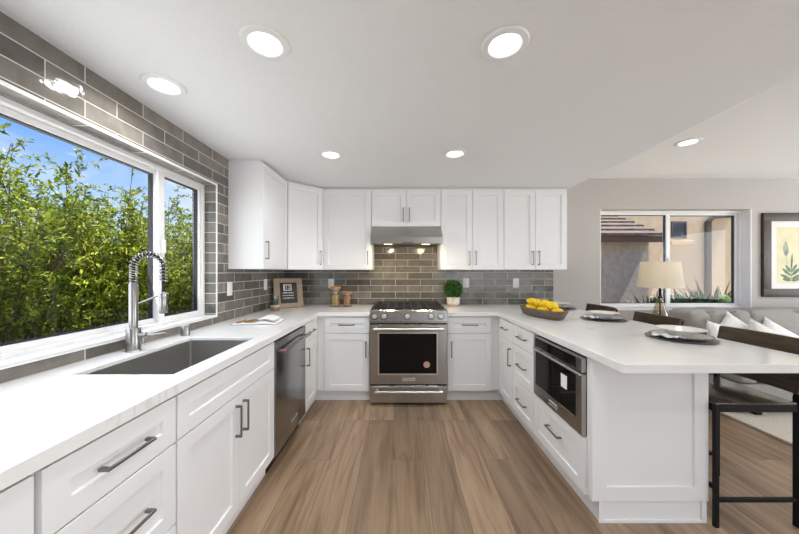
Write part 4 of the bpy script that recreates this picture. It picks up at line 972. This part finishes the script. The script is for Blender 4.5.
# place settings
def place(x, y, word):
    ch = MB().lathe([(0, 0.0), (0.130, 0.0), (0.166, 0.006), (0.169, 0.009), (0.165, 0.010), (0.130, 0.005), (0, 0.005)], (x, y, CT), 56, cap=False)
    single('charger', ch, 'charger', 'round dark pewter charger under the '+word, 'charger', (x, y, CT), 'chargers on the peninsula')
    pl = MB().lathe([(0, 0.0055), (0.09, 0.0055), (0.102, 0.010), (0.143, 0.022), (0.146, 0.025), (0.142, 0.026), (0.101, 0.014), (0, 0.0095)], (x, y, CT), 56, cap=False)
    t = thing('dinner_plate', 'grey dinner plate stacked on the charger of the '+word, 'plate', (x, y, CT+0.0055), 'grey plates on the peninsula')
    obj('plate', pl, 'grey_plate', t)
    obj('rim', MB().lathe([(0.1435, 0.0225), (0.1475, 0.0235), (0.1475, 0.0262), (0.1435, 0.0265)], (x, y, CT), 56, cap=False), 'iron', t)
    # white napkin lying across the plate, its end hanging over the rim towards the aisle
    n = 16; m = MB(); vs = []
    ax = V((-0.93, -0.36, 0)).normalized(); sd_ = V((-ax.y, ax.x, 0))
    for i in range(n+1):
        s = i/n; rad = 0.05+0.115*s; wdt = 0.050+0.016*s
        for j in range(9):
            q = (j/8-0.5)*2; fold = 0.006*math.sin(q*6+s*3)*s
            base = 0.0155+0.0165*min(1, max(0, (rad-0.095)/0.045)) if rad < 0.148 else 0.032-0.40*(rad-0.148)
            vs.append(V((x, y, CT))+ax*rad+sd_*(q*wdt+0.003*math.sin(9*s+q))+V((0, 0, base+fold+0.004)))
    W9 = 9; fs = [[i*W9+j, i*W9+j+1, (i+1)*W9+j+1, (i+1)*W9+j] for i in range(n) for j in range(8)]
    m.poly(vs, fs); bmesh.ops.recalc_face_normals(m.bm, faces=m.bm.faces[:])
    bmesh.ops.solidify(m.bm, geom=m.bm.faces[:], thickness=0.004)
    single('napkin', m, 'linen', 'folded white napkin under the bowl of the '+word, 'napkin', tuple(V((x, y, CT+0.02))), 'napkins on the peninsula', angle=60)
    zo = 0.014
    bw = MB().lathe([(0, 0.0102), (0.050, 0.0102), (0.056, 0.016), (0.080, 0.034), (0.116, 0.046), (0.119, 0.049), (0.115, 0.050), (0.081, 0.039), (0.056, 0.022), (0, 0.018)], (x, y, CT+zo), 56, cap=False)
    single('rimmed_bowl', bw, 'ceramic', 'cream rimmed bowl on top of the '+word, 'bowl', (x, y, CT+0.0102+zo), 'cream bowls on the peninsula')
place(1.705, 1.815, 'place setting nearest the picture edge')
place(1.735, 2.545, 'middle place setting')
place(1.775, 3.33, 'place setting nearest the back wall')

# ================================================================== stools
def make_stool(label):
    t = thing('bar_stool', label, 'bar stool', (0, 0, 0), 'bar stools along the peninsula')
    X0, X1, Y0, Y1, w = 0.0, 0.423, -0.197, 0.197, 0.020      # front legs at X0 (counter side)
    for (x, y) in ((X0, Y0), (X0, Y1)): obj('leg', MB().bar((x, y, 0), (x, y, 0.633), w, w), 'black_metal', t, smooth=False)
    for y in (Y0, Y1):
        obj('leg', MB().bar((X1, y, 0), (X1, y, 0.66), w, w*1.3), 'black_metal', t, smooth=False)
        obj('back_post', MB().bar((X1, y, 0.655), (X1+0.068, y, 0.955), 0.03, w, (1, 0, 0)), 'black_metal', t, smooth=False)
    m = MB()
    for y in (Y0, Y1): m.bar((X0+w/2, y, 0.615), (X1-w/2, y, 0.615), w, 0.036)
    for x in (X0, X1): m.bar((x, Y0+w/2, 0.615), (x, Y1-w/2, 0.615), w, 0.036)
    obj('seat_frame', m, 'black_metal', t, smooth=False)
    for y in (Y0, Y1): obj('stretcher', MB().bar((X0+w/2, y, 0.14), (X1-w/2, y, 0.14), 0.016, 0.02), 'black_metal', t, smooth=False)
    obj('stretcher', MB().bar((X0, Y0+w/2, 0.20), (X0, Y1-w/2, 0.20), 0.02, 0.02), 'black_metal', t, smooth=False)
    obj('seat', MB().box(X0-0.012, X1-0.016, Y0-0.012, Y1+0.012, 0.6335, 0.647, 0.004, 2), 'seat_wood', t)
    # curved plank back
    m = MB(); vs = []; n = 12
    for i in range(n+1):
        y = Y0-0.018+(Y1-Y0+0.036)*i/n; q = 2*i/n-1; bow = 0.022*(1-q*q)
        for (dx, z) in ((0.014, 0.69), (0.076, 0.967)):
            for th in (0.0, 0.020): vs.append(V((X1-0.005+dx+bow-0.032+th, y, z)))
    fs = []
    for i in range(n):
        a = 4*i; fs += [[a, a+2, a+6, a+4], [a+1, a+5, a+7, a+3], [a, a+4, a+5, a+1], [a+2, a+3, a+7, a+6]]
    fs += [[0, 1, 3, 2], [4*n, 4*n+2, 4*n+3, 4*n+1]]
    m.poly(vs, fs); obj('backrest', m, 'dark_wood', t, angle=40)
    return t
s0 = make_stool('dark wood and black steel bar stool nearest the camera, at the peninsula end')
s0.location = (1.633, 1.74, 0)
dup(s0, (1.633, 2.45, 0), 'dark wood bar stool at the middle place setting, below the table lamp')
dup(s0, (1.633, 3.13, 0), 'dark wood bar stool farthest away, next to the back wall')

# ================================================================== living room
single('area_rug', MB().box(2.97, 6.3, -0.6, 3.05, 0.0005, 0.022, 0.006, 2), 'rug', 'cream shaggy area rug on the living room floor', 'rug', (4.6, 1.2, 0))
# side table and lamp
lx, ly = 2.745, 3.15; TZ = 0.60
t = thing('side_table', 'dark wood side table under the lamp, hidden by the counter', 'side table', (lx, ly, 0))
obj('tabletop', MB().box(lx-0.25, lx+0.25, ly-0.25, ly+0.25, TZ-0.03, TZ, 0.004), 'dark_wood', t)
for a in (-1, 1):
    for b_ in (-1, 1): obj('leg', MB().box(lx+a*0.22-0.02, lx+a*0.22+0.02, ly+b_*0.22-0.02, ly+b_*0.22+0.02, 0, TZ-0.0305, 0.002), 'dark_wood', t)
t = thing('table_lamp', 'lit table lamp with cream drum shade and clear glass base', 'lamp', (lx, ly, TZ))
obj('base', MB().lathe([(0, 0), (0.1, 0), (0.108, 0.012), (0.108, 0.05), (0.0944, 0.15), (0.068, 0.27), (0.036, 0.385), (0.0256, 0.42), (0.0256, 0.445), (0.0224, 0.445), (0.0224, 0.42), (0.0328, 0.383), (0.0648, 0.27), (0.0912, 0.15), (0.1048, 0.05), (0.1024, 0.016), (0, 0.012)], (lx, ly, TZ), 36, cap=False), 'lamp_glass', t)
obj('rod', MB().cyl((lx, ly, TZ+0.012), (lx, ly, TZ+0.61), 0.007, 14).lathe([(0.024, 0.446), (0.024, 0.456), (0.012, 0.465), (0.012, 0.58), (0.018, 0.60), (0.018, 0.63), (0, 0.63)], (lx, ly, TZ), 20, cap=False), 'black_metal', t)
z0 = 1.319-(287.5-272)*ly/298; z1 = 1.319-(262-272)*ly/298
R0, R1 = 0.195, 0.162
sh_ = obj('lamp_shade', MB().lathe([(R0, 0), (R1, z1-z0), (R1-0.004, z1-z0), (R0-0.004, 0), (R0, 0)], (lx, ly, z0), 44, cap=False), 'shade', t)
sp_ = MB()
for k in range(3):
    a = k*2*PI/3; sp_.tube([(lx, ly, z1-0.03), (lx+(R1-0.005)*math.cos(a), ly+(R1-0.005)*math.sin(a), z1-0.012)], 0.002, 6)
obj('spider', sp_, 'black_metal', sh_)
obj('bulb', MB().lathe([(0, 0.6305), (0.013, 0.6305), (0.016, 0.65), (0.032, 0.685), (0.032, 0.71), (0.018, 0.735), (0, 0.74)], (lx, ly, TZ), 20), 'lamp_bulb', t)
ld = bpy.data.lights.new('lamp_glow', 'POINT'); ld.energy = 30; ld.color = (1, 0.84, 0.62); ld.shadow_soft_size = 0.035
lo_ = bpy.data.objects.new('lamp_glow', ld); C.objects.link(lo_); lo_.location = (lx, ly, TZ+0.69)
# sofa
def puff(x0, x1, y0, y1, z0, z1, bul=0.03, nx=12, ny=6, nz=6, tuft=None, cuts=9, crease=None, rf=0.55):
    """soft cushion: rounded box that bulges"""
    b = bmesh.new(); bmesh.ops.create_cube(b, size=2); bmesh.ops.subdivide_edges(b, edges=b.edges[:], cuts=cuts, use_grid_fill=True)
    hx, hy, hz = (x1-x0)/2, (y1-y0)/2, (z1-z0)/2; c = V(((x0+x1)/2, (y0+y1)/2, (z0+z1)/2)); r = min(hx, hy, hz)*rf
    for v in b.verts:
        p = V((v.co.x*hx, v.co.y*hy, v.co.z*hz)); q = V((max(-hx+r, min(hx-r, p.x)), max(-hy+r, min(hy-r, p.y)), max(-hz+r, min(hz-r, p.z))))
        d = p-q
        if d.length > 1e-6: p = q+d.normalized()*r
        k = [1-min(1, abs(p[i]/h))**2 for i, h in enumerate((hx, hy, hz))]
        if abs(v.co.y) > 0.999: p.y += math.copysign(bul*k[0]*k[2], p.y)
        if abs(v.co.z) > 0.999: p.z += math.copysign(bul*k[0]*k[1]*0.7, p.z)
        if tuft and v.co.y < -0.98:
            for (a, bb) in tuft:
                dd = ((p.x-a*hx)**2+(p.z-bb*hz)**2)/0.05**2; p.y += 0.035*math.exp(-dd)
        if crease and v.co.y < -0.9:
            for a in crease: p.y += 0.04*math.exp(-((p.x-a*hx)/0.022)**2)*(0.4+0.6*max(0, v.co.z))
        if crease and v.co.z > 0.9:
            for a in crease: p.z -= 0.016*math.exp(-((p.x-a*hx)/0.03)**2)
        v.co = c+p
    m = MB(); m._merge(b); return m
t = thing('sofa', 'grey tufted fabric sofa below the living room window', 'sofa', (4.3, 3.2, 0))
sx0, sx1 = 3.06, 5.75
obj('base', MB().box(sx0+0.02, sx1-0.02, 2.70, 3.58, 0.10, 0.30, 0.02, 3), 'sofa', t)
obj('back', MB().box(sx0+0.02, sx1-0.02, 3.42, 3.60, 0.301, 0.86, 0.05, 4), 'sofa', t)
obj('armrest', puff(sx0, sx0+0.20, 2.68, 3.56, 0.302, 0.62, 0.015), 'sofa', t)
obj('armrest', puff(sx1-0.20, sx1, 2.68, 3.56, 0.302, 0.62, 0.015), 'sofa', t)
for i in range(3):
    a = sx0+0.205+i*0.763
    obj('seat_cushion', puff(a, a+0.755, 2.67, 3.30, 0.302, 0.47, 0.02), 'sofa', t)
for i, (a, b_) in enumerate(((sx0+0.02, 3.745), (3.755, 4.74), (4.75, sx1-0.02))):
    obj('back_cushion', puff(a, b_, 3.17, 3.43, 0.475 if i == 1 else 0.63, 0.905, 0.035, tuft=[(-0.5, 0.0), (0.25, 0.35), (0.6, -0.2)], cuts=26, crease=((-0.34, 0.42) if i == 0 else (0.0, 0.6)), rf=0.34), 'sofa', t)
for x, y in ((3.25, 2.73), (5.55, 2.73), (3.25, 3.5), (5.55, 3.5)): obj('leg', MB().box(x-0.03, x+0.03, y-0.03, y+0.03, 0.0225 if y < 3.05 else 0, 0.0995, 0.003), 'black_metal', t)
def pillow(label, cx, cy, cz, w, h, th, tilt, yaw, roll, mat):
    m = MB(); n = 16; R3 = Matrix.Rotation(yaw, 3, 'Z') @ Matrix.Rotation(-tilt, 3, 'X') @ Matrix.Rotation(roll, 3, 'Y')
    for sgn in (1, -1):
        vs = []
        for i in range(n+1):
            for j in range(n+1):
                u, v = 2*i/n-1, 2*j/n-1
                pin = 1-0.09*(1-abs(u)**2)*abs(v)**4; pin2 = 1-0.09*(1-abs(v)**2)*abs(u)**4
                d = sgn*th/2*(max(0, (1-u**2))*max(0, (1-v**2)))**0.42
                vs.append(V((cx, cy, cz))+R3 @ V((u*w/2*pin2, d, v*h/2*pin)))
        m.poly(vs, [[i*(n+1)+j, (i+1)*(n+1)+j, (i+1)*(n+1)+j+1, i*(n+1)+j+1] for i in range(n) for j in range(n)])
    bmesh.ops.remove_doubles(m.bm, verts=m.bm.verts[:], dist=0.0005)
    single('throw_pillow', m, mat, label, 'pillow', (cx, cy, cz), 'throw pillows on the sofa', angle=80)
def P(x, Y): return (x-400.3)*Y/298
def Zp(y, Y): return 1.319-(y-272)*Y/298
pillow('white throw pillow standing on its corner, in front of the other white pillow', P(721, 2.98), 2.95, 0.63, 0.36, 0.36, 0.15, 0.30, 0.25, 0.25, 'pillow')
pillow('white throw pillow with peaked top, second from the left end', P(735, 3.08), 3.06, 0.625, 0.42, 0.42, 0.15, 0.25, -0.05, 0.70, 'pillow')
pillow('cream throw pillow with peaked top, third from the left end', P(763, 2.95), 2.93, 0.585, 0.42, 0.42, 0.15, 0.25, 0.15, 0.55, 'pillow_c')
pillow('white throw pillow at the right, behind the cream one', P(778, 3.08), 3.08, 0.565, 0.42, 0.42, 0.15, 0.25, -0.1, 0.62, 'pillow')
# framed botanical print
fP = FB(YW-0.002); px0, px1, pz0, pz1 = 4.472, 5.28, 1.012, 2.048
t = thing('framed_print', 'dark framed botanical print with white mat on the living room wall', 'framed picture', (4.85, YW-0.002, 1.012))
w = 0.10; m = MB()
m.fbox(fP, px0, px1, 0, 0.032, pz1-w, pz1, 0.006, 2).fbox(fP, px0, px1, 0, 0.032, pz0, pz0+w, 0.006, 2).fbox(fP, px0, px0+w, 0, 0.032, pz0+w-0.006, pz1-w+0.006, 0.006, 2).fbox(fP, px1-w, px1, 0, 0.032, pz0+w-0.006, pz1-w+0.006, 0.006, 2)
obj('frame', m, 'frame_wood', t)
mt = obj('mat_board', MB().fbox(fP, px0+w, px1-w, 0.004, 0.010, pz0+w, pz1-w), 'mat_board', t, smooth=False)
ix0, ix1, iz0, iz1 = px0+w+0.088, px1-w-0.088, pz0+w+0.07, pz1-w-0.075
pp = obj('print_sheet', MB().fbox(fP, ix0, ix1, 0.010, 0.0108, iz0, iz1), 'print_bg', t, smooth=False)
pc = ix0+0.175
def pleaf(m, u, z, a, L, w_, n=0.0109):
    d = V((math.cos(a), math.sin(a))); s_ = V((-d.y, d.x)); pts = []
    for k in range(9): q = k/8; pts.append(V((u, z))+d*L*q+s_*w_*math.sin(PI*q)**0.8)
    for k in range(7, 0, -1): q = k/8; pts.append(V((u, z))+d*L*q-s_*w_*math.sin(PI*q)**0.8)
    m.poly([fP(p.x, n, p.y) for p in pts], [list(range(len(pts)))])
m = MB(); zb = iz0+0.05
for a, L, zz in ((2.75, 0.15, 0.0), (2.45, 0.15, 0.04), (2.2, 0.12, 0.08), (0.4, 0.16, 0.0), (0.7, 0.16, 0.04), (0.95, 0.13, 0.08), (2.95, 0.11, -0.02), (0.2, 0.12, -0.02), (1.5, 0.22, 0.10)):
    pleaf(m, pc, zb+zz, a, L, 0.020 if a != 1.5 else 0.014)
m.poly([fP(u, 0.01088, z) for u, z in ((pc-0.004, zb-0.02), (pc+0.004, zb-0.02), (pc+0.004, zb+0.2), (pc-0.004, zb+0.2))], [[0, 1, 2, 3]])
obj('printed_leaves', m, 'print_leaf', pp, smooth=False)
m = MB(); pleaf(m, pc-0.06, zb+0.27, 1.62, 0.20, 0.035, 0.0111); pleaf(m, pc-0.035, zb+0.10, 1.72, 0.20, 0.004, 0.0110)
obj('printed_bud', m, 'print_bud', pp, smooth=False)

# ================================================================== outside
gnd = MB().box(-30, XW-0.25, -20, 40, -0.12, -0.04).box(XW-0.25, 40, YW+0.21, 40, -0.12, -0.04).box(XW-0.25, 40, -20, YF-0.21, -0.12, -0.04).box(XR+0.21, 40, YF-0.21, YW+0.21, -0.12, -0.04)
struct('ground', gnd, 'ground')
def shrub(label, cx, cy, h, spread, seed, ns, matn, group):
    rnd = random.Random(seed); t = thing('shrub', label, 'shrub', (cx, cy, -0.04), group)
    off = V((cx, cy, -0.04)); st = MB(); lv = []
    def rnv(): 
        return V((rnd.gauss(0, 1), rnd.gauss(0, 1), rnd.gauss(0, 1))).normalized()
    for i in range(ns):
        a = rnd.uniform(0, 2*PI); q = math.sqrt(rnd.random())*spread; ln = h*rnd.uniform(0.55, 1.0)*(1.04-0.25*(q/spread)**2)
        p0 = V((q*0.35*math.cos(a), q*0.35*math.sin(a), 0.0)); tip = V((q*math.cos(a)*1.0, q*math.sin(a), ln))
        mid = (p0+tip)/2+V((rnd.uniform(-.12, .12), rnd.uniform(-.12, .12), 0.05))
        path = [p0*(1-s)**2+mid*2*s*(1-s)+tip*s*s for s in (0, .2, .4, .6, .8, 1)]
        if i % 2 == 0: st.tube([p+off for p in path], [0.014, 0.011, 0.009, 0.007, 0.005, 0.002], 5)
        nt_ = 22
        for k in range(nt_):
            s = 0.16+0.84*(k+rnd.random())/nt_; s = min(s, 1.0); p = p0*(1-s)**2+mid*2*s*(1-s)+tip*s*s
            out = V((p.x, p.y, 0)); out = out.normalized() if out.length > 0.01 else V((1, 0, 0))
            d = (rnv()*0.85+out*0.45+V((0, 0, 0.55))).normalized(); tl = rnd.uniform(0.16, 0.36)*(1.1-0.4*s)
            nl = 16
            if k % 3 == 0 and i % 2 == 0: st.tube([p+off, p+d*tl*0.5+off, p+d*tl+V((0, 0, -0.01))+off], [0.003, 0.002, 0.001], 4)
            for j in range(nl):
                f_ = (j+1)/nl; bp_ = p+d*tl*f_+rnv()*0.006; ld_ = (d*0.55+rnv()*0.9).normalized()
                lv.append((bp_+off, ld_, (V((0, 0, 1))+rnv()*0.8).normalized(), rnd.uniform(0.036, 0.062), rnd.uniform(0.015, 0.023)))
    obj('stems', st, 'bark', t); f_ = leaf_mesh('foliage', lv, matn, t, off); f_['kind'] = 'stuff'
HG = 'leafy shrubs outside the sink window'
shrub('bright green shrub outside the window at the left picture edge', -2.95, 1.75, 2.42, 0.75, 1, 88, 'hedge', HG)
shrub('tall bright green shrub outside the big pane, left of its middle', -3.05, 2.75, 2.48, 0.72, 2, 88, 'hedge', HG)
shrub('bright green shrub outside, just behind the faucet', -3.05, 3.65, 2.42, 0.72, 3, 88, 'hedge', HG)
shrub('green shrub seen through the narrow right window pane', -3.15, 4.75, 2.45, 0.75, 4, 72, 'hedge', HG)
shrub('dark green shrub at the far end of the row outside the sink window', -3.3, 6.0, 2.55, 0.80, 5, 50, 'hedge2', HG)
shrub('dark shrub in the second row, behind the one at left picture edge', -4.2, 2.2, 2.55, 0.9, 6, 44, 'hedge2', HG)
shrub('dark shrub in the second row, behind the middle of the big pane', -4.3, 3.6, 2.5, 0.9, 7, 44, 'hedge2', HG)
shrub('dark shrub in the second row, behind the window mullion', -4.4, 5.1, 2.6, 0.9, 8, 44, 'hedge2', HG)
shrub('shrub outside nearest the camera, beyond the left picture edge', -2.85, 0.75, 2.4, 0.7, 9, 30, 'hedge', HG)
# neighbouring houses
t = thing('house', 'neighbouring stucco house with brown tiled roof outside the living room window', 'house', (4.0, 6.5, -0.04))
wx = 5.42
obj('wall', MB().box(-1.0, wx, 6.5, 8.4, -0.04, 2.16), 'stucco', t, smooth=False)
ez = Zp(234.8, 6.2); rf = MB()
for i in range(8):
    d = 0.33; ya, yb = 6.2+i*d, 6.2+(i+1)*d+0.06; za, zb_ = ez+i*d*0.42, ez+(i+1)*d*0.42; xr = 5.53+0.04*i
    rf.prism([(ya, za-0.012), (ya, za+0.040), (yb, zb_+0.012), (yb, zb_-0.03)], -1.3, xr, 'x')
obj('roof', rf, 'roof_tile', t, smooth=False)
obj('fascia', MB().box(-1.3, 5.50, 6.225, 6.26, ez-0.15, ez-0.015), 'fascia', t, smooth=False)
obj('eave', MB().box(-1.3, 5.46, 6.261, 6.499, ez-0.06, ez-0.03), 'fascia', t, smooth=False)
t = thing('house', 'taller tan stucco house with dark downspout behind the tiled roof', 'house', (9, 9, -0.04))
YN = 9.0; fN = FB(YN)
obj('wall', MB().box(2.5, 15.0, YN, YN+3, -0.04, 6.0), 'stucco2', t, smooth=False)
gx0, gx1, gz0, gz1 = 8.17, P(686, YN), Zp(238.5, YN), Zp(221.5, YN)
wn = obj('window', MB().fbox(fN, gx0, gx1, 0.0, 0.03, gz0, gz0+0.04).fbox(fN, gx0, gx1, 0, 0.03, gz1-0.04, gz1).fbox(fN, gx1-0.04, gx1, 0, 0.03, gz0+0.04, gz1-0.04).fbox(fN, gx0, gx0+0.04, 0, 0.03, gz0+0.04, gz1-0.04), 'spout', t, smooth=False)
obj('pane', MB().fbox(fN, gx0+0.04, gx1-0.04, 0.0, 0.01, gz0+0.04, gz1-0.04), 'dark_glass', wn, smooth=False)
obj('ledge', MB().fbox(fN, gx0-0.1, gx1+0.10, 0.0, 0.14, gz0-0.20, gz0-0.08, 0.01), 'stucco2', t, smooth=False)
dx_ = P(708, YN-0.06)
obj('downspout', MB().bar((dx_, YN-0.06, 0.0), (dx_, YN-0.06, Zp(222, YN)), 0.13, 0.09).bar((dx_, YN-0.06, Zp(222.5, YN)), (dx_+0.14, YN-0.06, Zp(217.5, YN)), 0.11, 0.09).bar((dx_+0.13, YN-0.06, Zp(217.8, YN)), (dx_+0.75, YN-0.06, Zp(217.8, YN)+0.05), 0.11, 0.09), 'spout', t, smooth=False)
# strap-leaved plants
def strap(label, cx, cy, h, n, seed):
    rnd = random.Random(seed); t = thing('strap_plant', label, 'plant', (cx, cy, -0.04), 'strap-leaved plants outside the living room window')
    m = MB()
    for i in range(n):
        a = rnd.uniform(0, 2*PI); L = h*rnd.uniform(0.6, 1.2); out = rnd.uniform(0.15, 0.75); d = V((math.cos(a), math.sin(a), 0)); s_ = V((-d.y, d.x, 0)); vs = []
        for k in range(7):
            q = k/6; p = V((cx, cy, -0.04))+d*(0.03+L*out*q*(0.5+0.5*q))+V((0, 0, L*(q-0.45*out*q*q*q)))
            w_ = 0.040*math.sin(PI*(0.12+0.88*q))+0.002
            vs += [p-s_*w_+V((0, 0, w_*0.4)), p, p+s_*w_+V((0, 0, w_*0.4))]
        m.poly(vs, [[3*k+j, 3*k+j+1, 3*k+4+j, 3*k+3+j] for k in range(6) for j in range(2)])
    o = obj('leaves', m, 'agave', t, smooth=False); o['kind'] = 'stuff'
for i, (px_, Y, h, lb) in enumerate(((653, 5.6, 0.95, 'strap-leaved plant at the corner of the tiled-roof house'), (681, 5.4, 1.0, 'strap-leaved plant just right of the window mullion'),
                                     (697, 5.6, 1.0, 'strap-leaved plant left of the downspout foot'), (712, 5.4, 1.15, 'tallest strap-leaved plant, below the downspout'), (733, 5.6, 1.0, 'strap-leaved plant at the right edge of the pane'))):
    strap(lb, P(px_, Y), Y, h, 170, 30+i)
t = thing('cactus', 'pale green cactus pad among the strap-leaved plants', 'cactus', (P(726, 5.1), 5.1, -0.04))
rc_ = Matrix.Rotation(-0.35, 3, 'Y')
obj('stalk', MB().sphere((P(726, 5.1), 5.1, 0.30), 0.14, 0.06, 0.36, 18, 12), 'paddle', t)
obj('pad', MB().sphere((P(726, 5.1), 5.1, 0.74), 0.135, 0.035, 0.21, 20, 14, rc_), 'paddle', t)
